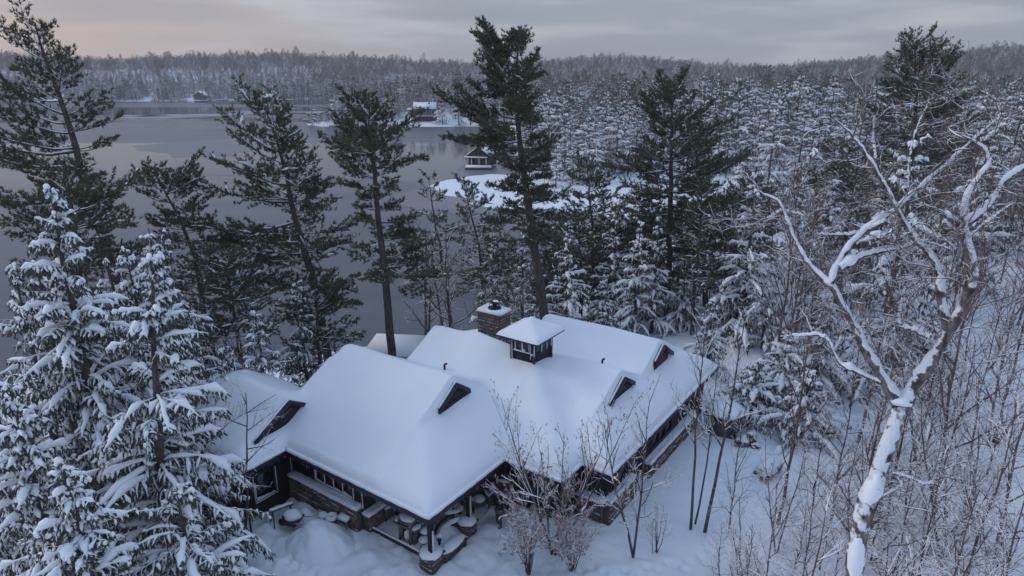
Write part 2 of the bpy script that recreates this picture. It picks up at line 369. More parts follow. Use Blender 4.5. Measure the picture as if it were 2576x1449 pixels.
def build_water():
    m = bpy.data.materials.new('lake_water'); m.use_nodes = True
    nt = m.node_tree; N, L = nt.nodes, nt.links; b = N['Principled BSDF']
    tc = N.new('ShaderNodeTexCoord')
    mp = N.new('ShaderNodeMapping'); mp.inputs['Scale'].default_value = (.004, .016, 1); mp.inputs['Rotation'].default_value = (0, 0, R(6)); L.new(tc.outputs['Object'], mp.inputs[0])
    nz = N.new('ShaderNodeTexNoise'); nz.inputs['Scale'].default_value = 1.0; nz.inputs['Detail'].default_value = 7; nz.inputs['Distortion'].default_value = .8; L.new(mp.outputs[0], nz.inputs[0])
    def mr(a, b_, c=0., d=1., t='SMOOTHSTEP'):
        r = N.new('ShaderNodeMapRange'); r.interpolation_type = t; L.new(nz.outputs[0], r.inputs[0]); r.inputs[1].default_value = a; r.inputs[2].default_value = b_; r.inputs[3].default_value = c; r.inputs[4].default_value = d; return r.outputs[0]
    mx = N.new('ShaderNodeMix'); mx.data_type = 'RGBA'; L.new(mr(.50, .56), mx.inputs[0])
    mx.inputs[6].default_value = (0.036, 0.044, 0.060, 1); mx.inputs[7].default_value = (0.076, 0.082, 0.098, 1)     # dark water / thin grey ice
    L.new(mx.outputs[2], b.inputs['Base Color'])
    L.new(mr(.50, .56, .07, .30), b.inputs['Roughness'])
    b.inputs['IOR'].default_value = 1.33
    n2 = N.new('ShaderNodeTexNoise'); n2.inputs['Scale'].default_value = .5; n2.inputs['Detail'].default_value = 3; L.new(tc.outputs['Object'], n2.inputs[0])
    bp = N.new('ShaderNodeBump'); bp.inputs['Distance'].default_value = .02; bp.inputs['Strength'].default_value = .5; L.new(n2.outputs[0], bp.inputs['Height']); L.new(bp.outputs[0], b.inputs['Normal'])
    V = [(-2500, 20, LAKE), (1500, 20, LAKE), (1500, 1200, LAKE), (-2500, 1200, LAKE)]
    tag(obj('lake', npmesh('lake', V, [[(0, 1, 2, 3)]], [m])), kind='structure')
    # snow covered ice in the bay and streaks of white ice farther out
    def sheet(name, pts, z, mat, wob=2.0, n=12):
        P = np.asarray(pts, float); out = []
        for i in range(len(P)):
            a, b2 = P[i], P[(i + 1) % len(P)]
            for k in range(n): out.append(a + (b2 - a) * k / n)
        out = np.array(out); out += np.stack([vnoise(out[:, 0], out[:, 1], 5, 31), vnoise(out[:, 0], out[:, 1], 5, 32)], 1) * wob
        out += np.stack([vnoise(out[:, 0], out[:, 1], 1.5, 33), vnoise(out[:, 0], out[:, 1], 1.5, 34)], 1) * wob * .4
        from mathutils.geometry import tessellate_polygon
        V = np.c_[out, np.full(len(out), z)]; F = [tuple(t) for t in tessellate_polygon([[Vector(q) for q in V]])]
        F = [f if np.cross(V[f[1]] - V[f[0]], V[f[2]] - V[f[0]])[2] > 0 else f[::-1] for f in F]
        return obj(name, npmesh(name, V, [F], [mat]))
    bay = [at_z(*p, LAKE)[:2] for p in ((1090, 470), (1120, 452), (1230, 438), (1300, 440), (1420, 470), (1650, 425), (2200, 470), (2500, 500), (2300, 560), (1800, 585), (1640, 560), (1420, 535), (1250, 512), (1130, 494))]
    tag(sheet('ice_sheet', bay, LAKE + .05, M['ground']), kind='structure')
    slab = [at_z(*p, LAKE)[:2] for p in ((1175, 512), (1230, 508), (1320, 530), (1270, 532))]
    tag(sheet('ice_sheet', slab, LAKE + .05, M['ground'], 1.0), kind='structure')
    grey = pmat('grey_ice', (0.15, 0.13, 0.15), .35, (0.20, 0.18, 0.20), .05)
    film = [at_z(*p, LAKE)[:2] for p in ((1000, 505), (1130, 440), (1200, 415), (1300, 430), (1800, 480), (1800, 600), (1500, 640), (1350, 600), (1200, 560))]
    tag(sheet('thin_ice', film, LAKE + .025, grey, 6.0), kind='structure')
    streak = pmat('streak_ice', (0.26, 0.27, 0.31), .4, (0.18, 0.19, 0.22), .04)
    for q in (((265, 296), (420, 288), (560, 286), (720, 273), (760, 272), (600, 290), (400, 299)), ((270, 290), (330, 289), (440, 291), (360, 294)), ((620, 322), (720, 319), (740, 321), (660, 324))):
        tag(sheet('ice_streak', [at_z(*p, LAKE)[:2] for p in q], LAKE + .03, streak, 3.0), kind='structure')
    film2 = pmat('dull_ice', (0.095, 0.095, 0.112), .3, (0.12, 0.12, 0.135), .03)
    tag(sheet('thin_ice', [at_z(*p, LAKE)[:2] for p in ((330, 368), (520, 352), (760, 335), (820, 350), (700, 372), (560, 392), (440, 396))], LAKE + .025, film2, 5.0), kind='structure')
build_water()
# ------------------------------------------------------------------ the cottage
HX, HY, HR = -3.1345, 21.3967, R(-35)
def w2(u, v): return (HX + u * math.cos(HR) - v * math.sin(HR), HY + u * math.sin(HR) + v * math.cos(HR))
house = tag(empty('cottage', (HX, HY, 0), HR), 'dark sided cottage with stone base under a deep smooth blanket of roof snow', 'house')
S = .6
def smin(a, b, k=.12): return -k * np.logaddexp(-a / k, -b / k)
def smax(a, b, k=.12): return k * np.logaddexp(a / k, b / k)
def roof_height(u, v, k=.10):
    """(roof surface height at plan point u,v), with softened ridges and valleys"""
    NEG = -50.0
    def piece(planes, u0, u1, v0=-99, v1=99):
        z = planes[0]
        for p in planes[1:]: z = smin(z, p, k)
        return np.where((u >= u0 - 1e-6) & (u <= u1 + 1e-6) & (v >= v0 - 1e-6) & (v <= v1 + 1e-6), z, NEG)
    P = []
    P.append(piece([2.8 + S * (v + 2.3), 4.7 - S * (v - .87), 2.8 + S * (u + 16.5)], -16.5, -9.2, -2.3, 4.2))
    P.append(piece([2.8 + S * (-8.4 - u), 2.8 + S * (v + 2.3), 4.7 - S * (v - .87), 3.6 + 0 * u], -10.2, -8.4, -2.3, 1.8))
    P.append(piece([2.8 + S * v, 5.7 - S * (v - 4.85)], -9.8, -2.8, 0, 9.8))
    P.append(piece([2.8 - S * u, 2.8 + S * v, 5.7 - S * (v - 4.85), 4.7 + 0 * u], -3.4, 0, 0, 8))
    P.append(piece([2.8 + S * (v - 4.9), 5.6 - S * (v - 9.6), 2.8 + S * (2.9 - u)], -7.9, 2.9, 4.9, 14.3))
    P.append(piece([2.8 + .5 * (v - 6.5), 5.05 - .5 * (v - 11)], -2, 2.4, 6.5, 15.6))
    P.append(piece([2.8 + S * (4.3 - u), 2.8 + .5 * (v - 6.5), 5.2 - .56 * (v - 15.4), 4.0 + 0 * u], 1.5, 4.3, 6.5, 19.7))
    P.append(piece([5.2 - S * (15.4 - v), 5.2 - .56 * (v - 15.4)], -4.7, 2.5, 11, 19.7))
    z = P[0]
    for p in P[1:]: z = np.where(p < -40, z, np.where(z < -40, p, smax(z, p, k * 1.1)))
    return z
def roof_cover():
    st = .1
    us = np.round(np.arange(-16.5, 4.3 + 1e-6, st), 3); vs = np.round(np.arange(-2.3, 19.7 + 1e-6, st), 3)
    U_, V_ = np.meshgrid(us, vs, indexing='ij')
    Z = roof_height(U_, V_)
    inside = Z > 2.62
    nu, nv = Z.shape
    # distance to the eave in cells (chamfer, few steps are enough)
    D = np.where(inside, 9.0, 0.0); 
    for _ in range(9):
        Q = np.pad(D, 1, constant_values=0)
        nb = np.minimum.reduce([Q[:-2, 1:-1], Q[2:, 1:-1], Q[1:-1, :-2], Q[1:-1, 2:]]) + 1
        dg = np.minimum.reduce([Q[:-2, :-2], Q[2:, 2:], Q[2:, :-2], Q[:-2, 2:]]) + 1.414
        D = np.minimum(D, np.minimum(nb, dg))
    d = np.maximum(D - 1, 0) * st
    prof = np.sqrt(np.clip(1 - (1 - np.clip(d / .42, 0, 1)) ** 2, 0, 1))
    w = .11 * vnoise(U_, V_, 3.1, 41) + .05 * vnoise(U_, V_, 1.3, 42) + .02 * vnoise(U_, V_, .5, 43)
    T = .40 + w
    g = lambda cu, cv, s, h: h * np.exp(-((U_ - cu) ** 2 + (V_ - cv) ** 2) / (2 * s * s))
    T = T + g(-1.9, 9.7, .9, -.22) + g(-.9, 8.2, .5, .16) + g(.4, 9.2, .55, .14) + g(-5.2, 9.6, .45, .22) + g(-3.3, 5.6, .8, .10) + g(-9.4, 2.4, .7, .12) + g(-4.3, 9.0, .7, .08) + g(-.2, 8.0, .35, .10) + g(-3.0, 8.6, .4, -.10) + g(-5.2, 10.4, .5, -.14) + g(1.2, 10.6, .8, .10) + g(-2.2, 4.2, .6, -.08) + g(2.9, 10.2, .5, -.08) + g(-6.0, 2.6, 1.6, .07)
    T += np.where(inside, .10 * np.exp(-((V_ - 7.3) / .9) ** 2) * (U_ < -1) * (U_ > -7.9), 0)      # valley fills up
    Zs = np.where(inside, np.maximum(Z, 2.8) - .02 + T * prof, 0)
    # blur the top once or twice where the roof itself has no step
    for _ in range(3):
        Q = np.pad(Zs, 1, mode='edge'); I = np.pad(inside, 1)
        acc = np.zeros_like(Zs); cnt = np.zeros_like(Zs)
        for a, b in ((0, 1), (2, 1), (1, 0), (1, 2), (1, 1)):
            q = Q[a:a + nu, b:b + nv]; ok = I[a:a + nu, b:b + nv] & (np.abs(q - Zs) < .14)
            acc += np.where(ok, q, 0); cnt += ok
        sm = acc / np.maximum(cnt, 1)
        Zs = np.where(inside & (D > 2), sm, Zs)
    idx = -np.ones(Z.shape, int); idx[inside] = np.arange(inside.sum())
    Vt = np.stack([U_[inside], V_[inside], Zs[inside]], 1)
    c = inside[:-1, :-1] & inside[1:, :-1] & inside[1:, 1:] & inside[:-1, 1:]
    F = np.stack([idx[:-1, :-1][c], idx[1:, :-1][c], idx[1:, 1:][c], idx[:-1, 1:][c]], 1)
    # outer lip: snow bulges over the eave and turns under
    obj('roof_snow', npmesh('roof_snow', Vt, [F], [M['roof_snow']], smooth=True), house)
    # roof deck just under the snow, coarser, with its own thickness
    k = 4
    Uc, Vc, Zc, Ic = U_[::k, ::k], V_[::k, ::k], Z[::k, ::k], inside[::k, ::k]
    idx = -np.ones(Zc.shape, int); idx[Ic] = np.arange(Ic.sum())
    c = Ic[:-1, :-1] & Ic[1:, :-1] & Ic[1:, 1:] & Ic[:-1, 1:]
    F = np.stack([idx[:-1, :-1][c], idx[1:, :-1][c], idx[1:, 1:][c], idx[:-1, 1:][c]], 1)
    Vt = np.stack([Uc[Ic], Vc[Ic], np.minimum(Zc[Ic], 9) - .16], 1); n = len(Vt)
    obj('roof', npmesh('roof', np.vstack([Vt, Vt - [0, 0, .05]]), [F, F[:, ::-1] + n], [M['fascia']]), house)
roof_cover()
EAVE = 2.74
# eave runs: (u0,v0,u1,v1, outward normal)
runs = [(-16.5, -2.3, -8.4, -2.3), (-8.4, -2.3, -8.4, 0), (-8.4, 0, 0, 0), (0, 0, 0, 4.9), (0, 4.9, 2.9, 4.9), (2.9, 4.9, 2.9, 6.5), (2.9, 6.5, 4.3, 6.5), (4.3, 6.5, 4.3, 19.7)]
for (a, b, c, d) in runs:
    m = MB(); L = math.hypot(c - a, d - b); ang = math.atan2(d - b, c - a)
    n = np.array([math.sin(ang), -math.cos(ang)])          # outward (right-hand side)
    mid = np.array([(a + c) / 2, (b + d) / 2]) + n * .03
    m.box((mid[0], mid[1], EAVE), (L + .06, .05, .20), rz=ang)
    m.build('fascia_board', M['fascia'], house)
    # roof edge of snow standing a little proud of the board, uneven
    k = int(L / .22) + 2
    t = np.linspace(0, 1, k); P = np.stack([a + (c - a) * t - n[0] * .03, b + (d - b) * t - n[1] * .03, np.full(k, EAVE + .16)], 1)
    P[:, 2] += rng.uniform(-.01, .01, k); 
    s = MB(); s.tube(P, .09 + rng.uniform(-.012, .012, k), 8); s.build('snow_edge', M['roof_snow'], house, smooth=True)
# soffit (underside of the overhang)
m = MB()
for (u0, u1, v0, v1) in ((-16.4, -8.5, -2.2, 4.1), (-9.7, -.1, .1, 9.5), (-7.8, 2.8, 5.0, 14.1), (1.5, 4.2, 6.6, 19.5), (-4.6, 2.4, 11, 19.5)):
    m.box(((u0 + u1) / 2, (v0 + v1) / 2, 2.66 + .004 * len(m.v)), (u1 - u0, v1 - v0, .03))
m.build('soffit', M['fascia'], house)
# walls: (u0,v0,u1,v1) faces, inset from the eaves
def wall(a, b, c, d, z0=-.6, z1=2.66, mat='wall', th=.14, name='wall', parent=house):
    L = math.hypot(c - a, d - b); ang = math.atan2(d - b, c - a)
    m = MB(); m.box(((a + c) / 2, (b + d) / 2, (z0 + z1) / 2), (L, th, z1 - z0), rz=ang); return m.build(name, M[mat], parent)
wall(-16, -1.7, -9.1, -1.7); wall(-9.1, -1.77, -9.1, .9)
wall(-9.0, .8, -4.5, .8); wall(-4.5, .87, -4.5, 6.0); wall(-4.5, 6.0, 2.3, 6.0); wall(2.3, 5.93, 2.3, 7.2); wall(2.37, 7.27, 3.7, 7.27); wall(3.7, 7.2, 3.7, 19.2)
wall(3.7, 19.2, -4.4, 19.2); wall(-9.6, .9, -9.6, 9.3); wall(-9.5, 9.3, -7.6, 9.3); wall(-7.6, 9.4, -7.6, 14); wall(-7.5, 14, -4.4, 14)
# gable ends that stand above the snow
def gable(u, vc, zr, half, slope, z0, mat, name='gable_wall', over=.10, far=None):
    """triangular wall facing +u with barge boards"""
    m = MB(); zb = zr - half * slope
    m.poly([(u, vc - half, zb - .05), (u, vc + half, zb - .05), (u, vc, zr)], (-.08, 0, 0))
    m.poly([(u, vc - half, z0), (u, vc + half, z0), (u, vc + half, zb), (u, vc - half, zb)], (-.08, 0, 0))
    g = m.build(name, M[mat], house)
    for s_ in (-1, 1):
        h = (half + .04 if s_ < 0 else half * .86) if not (far and s_ == 1) else far
        b = MB(); dz = .19
        b.poly([(u + over, vc, zr + .03), (u + over, vc + s_ * h, zr - h * slope + .03), (u + over, vc + s_ * h, zr - h * slope - dz), (u + over, vc, zr - dz)], (.045, 0, 0))
        b.poly([(u + over - .002, vc, zr - dz + .03), (u + over - .002, vc + s_ * h, zr - h * slope - dz + .03), (u + over - .002, vc + s_ * h, zr - h * slope - dz + .005), (u + over - .002, vc, zr - dz + .005)], (-over - .1, 0, 0))
        b.build('barge_board', M['fascia'], house)
        # thin snow lip on the board
        k = 9; t = np.linspace(0, 1, k)
        P = np.stack([np.full(k, u + over * .3), vc + s_ * h * t, zr - h * slope * t + .05], 1)
        s2 = MB(); s2.tube(P, .045 + rng.uniform(-.01, .01, k), 8); s2.build('snow_lip', M['roof_snow'], house, smooth=True)
    return g
g1 = gable(-9.08, .87, 4.75, 1.95, .60, 3.1, 'wall'); 
for k in range(3):
    b = MB(); b.box((-9.06, .78 - .13 * k, 4.22 - .07 * k), (.02, .42 - .08 * k, .03), rx=R(20)); b.build('louvre', M['steel'], g1)
gable(-2.68, 4.9, 5.80, 1.10, .70, 4.2, 'wall')
gable(2.52, 11.0, 5.12, 1.35, .60, 3.6, 'wall')
gable(2.62, 15.4, 5.26, .92, .66, 3.6, 'redwood', far=1.35)
# west ends of the high ridges
m = MB(); m.poly([(-9.5, .6, 3.0), (-9.5, 9.1, 3.0), (-9.5, 4.85, 5.5)], (-.1, 0, 0)); m.build('gable_wall', M['wall'], house)
m = MB(); m.poly([(-7.7, 5.4, 3.0), (-7.7, 13.8, 3.0), (-7.7, 9.6, 5.4)], (-.1, 0, 0)); m.build('gable_wall', M['wall'], house)
m = MB(); m.poly([(-4.5, 11.5, 2.9), (-4.5, 19.3, 2.9), (-4.5, 15.4, 5.0)], (-.1, 0, 0)); m.build('gable_wall', M['wall'], house)

# ---- stone work: stones are real pieces over a mortar core, sharing a few meshes
STM = []
for i in range(9):
    s_ = MB(); s_.box((0, 0, 0), (1, .5, 1), taper=.9, jit=.07)
    bm_v = s_.v[0]; bm_v[:, 1] = np.where(bm_v[:, 1] < 0, bm_v[:, 1] * 1.0, bm_v[:, 1])
    STM.append(s_.mesh('stone', M[('stone1', 'stone2', 'stone3', 'stone1')[i % 4]]))
def stones(parent, a, b, c, d, z0, z1, size=.30, proud=.06, ztop=None, keep=1.0):
    """irregular courses of stones on the outer (right-hand) face of the run a,b -> c,d"""
    L = math.hypot(c - a, d - b); ang = math.atan2(d - b, c - a); n = (math.sin(ang), -math.cos(ang))
    z = z0; cnt = 0
    while z < z1 - .05:
        h = min(rng.uniform(.55, .9) * size, z1 - z)
        if z1 - z - h < .07: h = z1 - z
        t = -rng.uniform(0, .1)
        while t < L - .04:
            w = rng.uniform(.7, 1.7) * size; t0, t1 = max(t, 0), min(t + w, L)
            if L - t1 < .08: t1 = L
            if t1 - t0 > .05 and rng.random() < keep:
                tm = (t0 + t1) / 2; p = proud * rng.uniform(.4, 1.3)
                o = obj('stone', STM[rng.integers(9)], parent)
                o.location = (a + (c - a) * tm / L + n[0] * p * .3, b + (d - b) * tm / L + n[1] * p * .3, z + h / 2)
                o.scale = ((t1 - t0) * .93, p * 2 + .04, h * .90); o.rotation_euler = (rng.uniform(-.05, .05), rng.uniform(-.07, .07), ang); cnt += 1
            t = t1
        z += h
    return cnt
def stone_base(a, b, c, d, z1=1.0, th=.36, z0=-.4, ledge=True, size=.32, inset=0):
    w = wall(a, b, c, d, z0, z1 - .06, 'mortar', th, 'stone_wall')
    L = math.hypot(c - a, d - b); ang = math.atan2(d - b, c - a); n = (math.sin(ang), -math.cos(ang))
    o = th / 2 + .01
    stones(w, a + n[0] * o, b + n[1] * o, c + n[0] * o, d + n[1] * o, max(z0, -.1), z1 - .08, size)
    if ledge:
        m = MB(); m.box(((a + c) / 2 + n[0] * .03, (b + d) / 2 + n[1] * .03, z1 - .03), (L + .1, th + .14, .06), rz=ang); m.build('sill_board', M['rail'], w)
        k = int(L / .3) + 3; t = np.linspace(0, 1, k)
        q = MB()
        for off in (-.12, .0, .12):
            P = np.stack([a + (c - a) * t + n[0] * (off + .02), b + (d - b) * t + n[1] * (off + .02), np.full(k, z1 + .02) + rng.uniform(-.008, .012, k)], 1)
            q.tube(P, .115 + rng.uniform(-.02, .02, k), 8)
        q.build('snow_ledge', M['snow'], w, smooth=True)
    return w
stone_base(-9.0, .58, -4.45, .58, 1.12)
stone_base(-4.28, .62, -4.28, 2.2, .8, size=.4)
stone_base(2.5, 7.02, 3.85, 7.02, 1.05); stone_base(3.9, 6.9, 3.9, 9.6, 1.05); stone_base(3.9, 11.2, 3.9, 17.5, .8)
# windows on the front wall: four sashes in one frame, snow caught in the corners
def window(u0, u1, z0, z1, v, n=4, face='v', mat='glass_warm', parent=house, snowy=True, name='window'):
    w = MB(); f = .07
    def bx(m, ua, ub, za, zb, off, th):
        if face == 'v': m.box(((ua + ub) / 2, v - off, (za + zb) / 2), (ub - ua, th, zb - za))
        else: m.box((v + off, (ua + ub) / 2, (za + zb) / 2), (th, ub - ua, zb - za))
    bx(w, u0 - f, u1 + f, z0 - f, z0, .02, .09); bx(w, u0 - f, u1 + f, z1, z1 + f, .02, .09)
    bx(w, u0 - f, u0, z0, z1, .02, .09); bx(w, u1, u1 + f, z0, z1, .02, .09)
    W = w.build(name, M['trim'], parent)
    s_ = (u1 - u0) / n
    for i in range(n):
        p = MB(); bx(p, u0 + s_ * i + .03, u0 + s_ * (i + 1) - .03, z0, z1, .0, .03); p.build('pane', M[mat], W)
        if i: p = MB(); bx(p, u0 + s_ * i - .035, u0 + s_ * i + .035, z0, z1, .022, .07); p.build('mullion', M['trim'], W)
    if snowy:
        q = MB()
        for i in range(n):
            a = u0 + s_ * i + .04; b = u0 + s_ * (i + 1) - .04
            k = 7; t = np.linspace(0, 1, k)
            hh = .02 + .10 * rng.random() * (1 - t) ** 2 + .03 * rng.random(k)
            for kk in range(k - 1):
                bx(q, a + (b - a) * t[kk], a + (b - a) * t[kk + 1], z0, z0 + hh[kk] + .015, .045, .05)
            hh2 = (z1 - z0) * (.75 + .25 * rng.random())
            bx(q, a - .06, a - .025, z0, z0 + hh2, .055, .04)
        bx(q, u0 - f, u1 + f, z0 - f, z0 - f + .03, .075, .05)
        bx(q, u0 - f - .01, u0 - f + .025, z0, z1, .06, .03); bx(q, u1 + f - .02, u1 + f + .015, z0, z1, .06, .03)
        q.build('snow_on_frame', M['snow'], W)
    return W
window(-7.35, -5.0, 1.35, 2.30, .72, 4)
window(-1.35, -.35, .75, 2.0, -9.02, 1, face='u', mat='glass')
window(-3.6, -1.2, .9, 2.2, 5.92, 3, mat='glass', snowy=False)
window(-.6, 1.4, .2, 2.2, 5.92, 2, mat='glass', snowy=False)
window(7.6, 9.2, 1.3, 2.2, 3.78, 2, face='u', mat='glass', snowy=False)
window(12.0, 14.4, 1.2, 2.2, 3.78, 3, face='u', mat='glass', snowy=False)
window(16.0, 17.4, 1.2, 2.2, 3.78, 2, face='u', mat='glass', snowy=False)
for (uu, vv) in ((-4.42, .70), (-9.02, .62)):
    m = MB(); m.box((uu, vv, 1.85), (.13, .10, 1.6)); m.build('corner_board', M['trim'], house)
    m = MB()
    for z in np.arange(1.15, 2.6, .09): m.box((uu + .05, vv - .055, z), (.03 * rng.uniform(.5, 1.3), .03, .05 + .03 * rng.random()), jit=.004)
    m.build('snow_strip', M['snow'], house)
# icicles under the eaves
m = MB()
for (a, b, c, d) in runs[1:4]:
    L = math.hypot(c - a, d - b)
    for _ in range(int(L * 9)):
        t = rng.random(); l = rng.uniform(.05, .20) * (1.6 if rng.random() < .15 else 1); r = .010 + l * .04
        x, y = a + (c - a) * t, b + (d - b) * t; nn = (math.sin(math.atan2(d - b, c - a)), -math.cos(math.atan2(d - b, c - a)))
        x += nn[0] * .02; y += nn[1] * .02; z = EAVE - .09
        m.add([(x - r, y - r, z), (x + r, y - r, z), (x, y + r, z), (x, y, z - l)], f3=[(0, 1, 3), (1, 2, 3), (2, 0, 3)])
tag(m.build('icicles', M['ice'], house), kind='stuff')
# roof vents
for (u, v, z, h) in ((-5.3, 7.25, 4.45, .62), (.46, 12.85, 4.3, .45)):
    m = MB(); m.tube([(u, v, z), (u, v, z + h), (u + .04, v + .03, z + h + .06), (u + .10, v + .08, z + h + .08)], .055, 8); m.build('vent_pipe', M['black'], house)
# ---- chimney
ch = empty('chimney', (0, 0, 0), parent=house)
cu0, cu1, cv0, cv1, cz = -5.88, -4.46, 10.75, 11.62, 6.72
m = MB(); m.box(((cu0 + cu1) / 2, (cv0 + cv1) / 2, 5.2), (cu1 - cu0, cv1 - cv0, 3.4)); m.build('chimney_core', M['mortar'], ch)
stones(ch, cu0, cv0 - .01, cu1, cv0 - .01, 4.9, cz - .02, .24, .05); stones(ch, cu1 + .01, cv0, cu1 + .01, cv1, 4.9, cz - .02, .24, .05)
stones(ch, cu0 - .01, cv1, cu0 - .01, cv0, 5.0, cz - .02, .3, .05)
m = MB(); m.box(((cu0 + cu1) / 2, (cv0 + cv1) / 2, cz + .02), (cu1 - cu0 + .16, cv1 - cv0 + .16, .08)); m.build('cap_slab', M['stone3'], ch)
m = MB(); m.box(((cu0 + cu1) / 2, (cv0 + cv1) / 2, cz + .13), (cu1 - cu0 + .18, cv1 - cv0 + .18, .15), taper=.90, jit=.02); m.build('cap_snow', M['snow'], ch)
cc = ((cu0 + cu1) / 2 + .05, (cv0 + cv1) / 2, cz + .20)
m = MB(); m.lathe([(.0, 0), (.36, 0), (.36, .05), (.12, .07), (.11, .28), (.24, .30), (.26, .36), (.0, .40)], cc, 14)
for a in range(5): m.box((cc[0] + .27 * math.cos(a * 1.256), cc[1] + .27 * math.sin(a * 1.256), cc[2] + .18), (.02, .02, .30))
m.build('flue_cap', M['black'], ch)
m = MB(); m.blob((cc[0] + .08, cc[1], cc[2] + .40), (.18, .13, .05), 3); m.build('flue_snow', M['snow'], ch, smooth=True)
# ---- cupola
cp = empty('cupola', (0, 0, 0), parent=house)
a0, a1, b0, b1, z0, z1 = -2.5, -1.2, 9.0, 10.55, 5.2, 6.76
m = MB(); m.box(((a0 + a1) / 2, (b0 + b1) / 2, (z0 + z1) / 2), (a1 - a0, b1 - b0, z1 - z0)); m.build('cupola_wall', M['wall'], cp)
for (uu, vv) in ((a0, b0), (a1, b0), (a1, b1)):
    m = MB(); m.box((uu, vv, (z0 + z1) / 2), (.10, .10, z1 - z0)); m.build('corner_board', M['trim'], cp)
cpane = pmat('cupola_glass', (0.045, 0.045, 0.055), .25, spec=.5)
def cwin(ua, ub, za, zb, face):
    m = MB()
    if face == 'v': m.box(((ua + ub) / 2, b0 - .02, (za + zb) / 2), (ub - ua, .03, zb - za))
    else: m.box((a1 + .02, (ua + ub) / 2, (za + zb) / 2), (.03, ub - ua, zb - za))
    return m.build('pane', cpane, cp)
for (ua, ub) in ((-2.20, -1.87), (-1.81, -1.48)): cwin(ua, ub, 6.10, 6.66, 'v')
for (ua, ub) in ((9.15, 9.55), (9.62, 10.02), (10.1, 10.35)): cwin(ua, ub, 6.10, 6.66, 'u')
q = MB()
for x_, w_, h_ in ((-2.24, .05, .56), (-1.84, .05, .58), (-1.45, .03, .5)): q.box((x_, b0 - .05, 6.06 + h_ / 2), (w_, .035, h_), jit=.006)
q.box((-1.86, b0 - .06, 6.07), (.92, .07, .055), jit=.012); q.box((-1.75, b0 - .055, 6.13), (.14, .05, .12), jit=.02)
q.box((-1.36, b0 - .05, 6.2), (.03, .03, .9), jit=.008); q.box((-2.43, b0 - .055, 6.0), (.035, .03, 1.3), jit=.01); q.box((-1.17, b0 - .05, 6.3), (.03, .03, .7), jit=.01)
for y_ in (9.585, 10.06, 10.45): q.box((a1 + .05, y_, 6.3), (.03, .035, .62), jit=.006)
q.box((-1.3, b0 - .05, 6.02), (.12, .06, .07), jit=.01)
q.build('snow_on_frame', M['snow'], cp)
e0, e1, f0, f1, ez = -3.0, -.68, 8.48, 10.95, 6.76
m = MB(); m.box(((e0 + e1) / 2, (f0 + f1) / 2, ez + .03), (e1 - e0, f1 - f0, .09)); m.build('cupola_roof', M['fascia'], cp)
n = 26; A_, B_ = np.meshgrid(np.linspace(0, 1, n), np.linspace(0, 1, n), indexing='ij')
t = np.minimum(np.minimum(A_, 1 - A_) * (e1 - e0), np.minimum(B_, 1 - B_) * (f1 - f0))
hh = -.06 * np.logaddexp.reduce([-(np.minimum(A_, 1 - A_)) * (e1 - e0) / .06, -(np.minimum(B_, 1 - B_)) * (f1 - f0) / .06])
zz = ez + .07 + .11 * np.sqrt(np.clip(1 - (1 - np.clip(t / .14, 0, 1)) ** 2, 0, 1)) + .50 * np.maximum(hh, 0) + .10 * np.exp(-((A_ - .5) ** 2 + (B_ - .5) ** 2) / .02)
V = np.stack([e0 - .03 + A_ * (e1 - e0 + .06), f0 - .03 + B_ * (f1 - f0 + .06), zz], -1).reshape(-1, 3)
i, j = np.meshgrid(np.arange(n - 1), np.arange(n - 1), indexing='ij'); F = np.stack([i * n + j, (i + 1) * n + j, (i + 1) * n + j + 1, i * n + j + 1], -1).reshape(-1, 4)
obj('cupola_snow', npmesh('cupola_snow', V, [F], [M['roof_snow']], smooth=True), cp)
# ---- porch pillars and posts
def pillar(u, v, h, s=.66):
    p = empty('pillar', (u, v, 0), parent=house)
    m = MB(); m.box((0, 0, h / 2 - .1), (s - .06, s - .06, h + .1)); m.build('pillar_core', M['mortar'], p)
    r = s / 2 - .03
    for (x0, y0, x1, y1) in ((-r, -r, r, -r), (r, -r, r, r), (r, r, -r, r), (-r, r, -r, -r)): stones(p, x0, y0, x1, y1, -.05, h - .04, .24, .05)
    m = MB(); m.box((0, 0, h + .02), (s + .12, s + .12, .06)); m.build('coping', M['rail'], p)
    m = MB(); m.blob((0, 0, h + .04), ((s + .1) * .62, (s + .1) * .62, .20), u, .08, 8, flat=-.02); m.build('cap_snow', M['snow'], p, smooth=True)
    return p
pillar(-.62, .72, .55, .70); pillar(-.72, 3.15, .50, .58)
for (u, v) in ((-.52, .62), (-.70, 3.25)):
    m = MB(); m.box((u, v, 1.65), (.17, .17, 2.1)); m.build('porch_post', M['wall'], house)
    m = MB(); m.box((u + .09, v + .03, 1.25), (.05, .10, 1.0), jit=.02, taper=.6); m.build('post_snow', M['snow'], house)
# deck edge
m = MB(); m.box((-3.0, .80, .10), (4.2, .07, .12)); m.build('deck_edge', M['deck'], house)
m = MB(); m.tube([(-5.1 + .3 * k, .86 + .02 * random.random(), .15 + .02 * random.random()) for k in range(14)], .055, 6); m.build('deck_edge_snow', M['snow'], house, smooth=True)
m = MB(); m.box((-2.7, 2.9, .02), (3.8, 4.1, .10)); m.build('porch_floor', M['snow'], house)
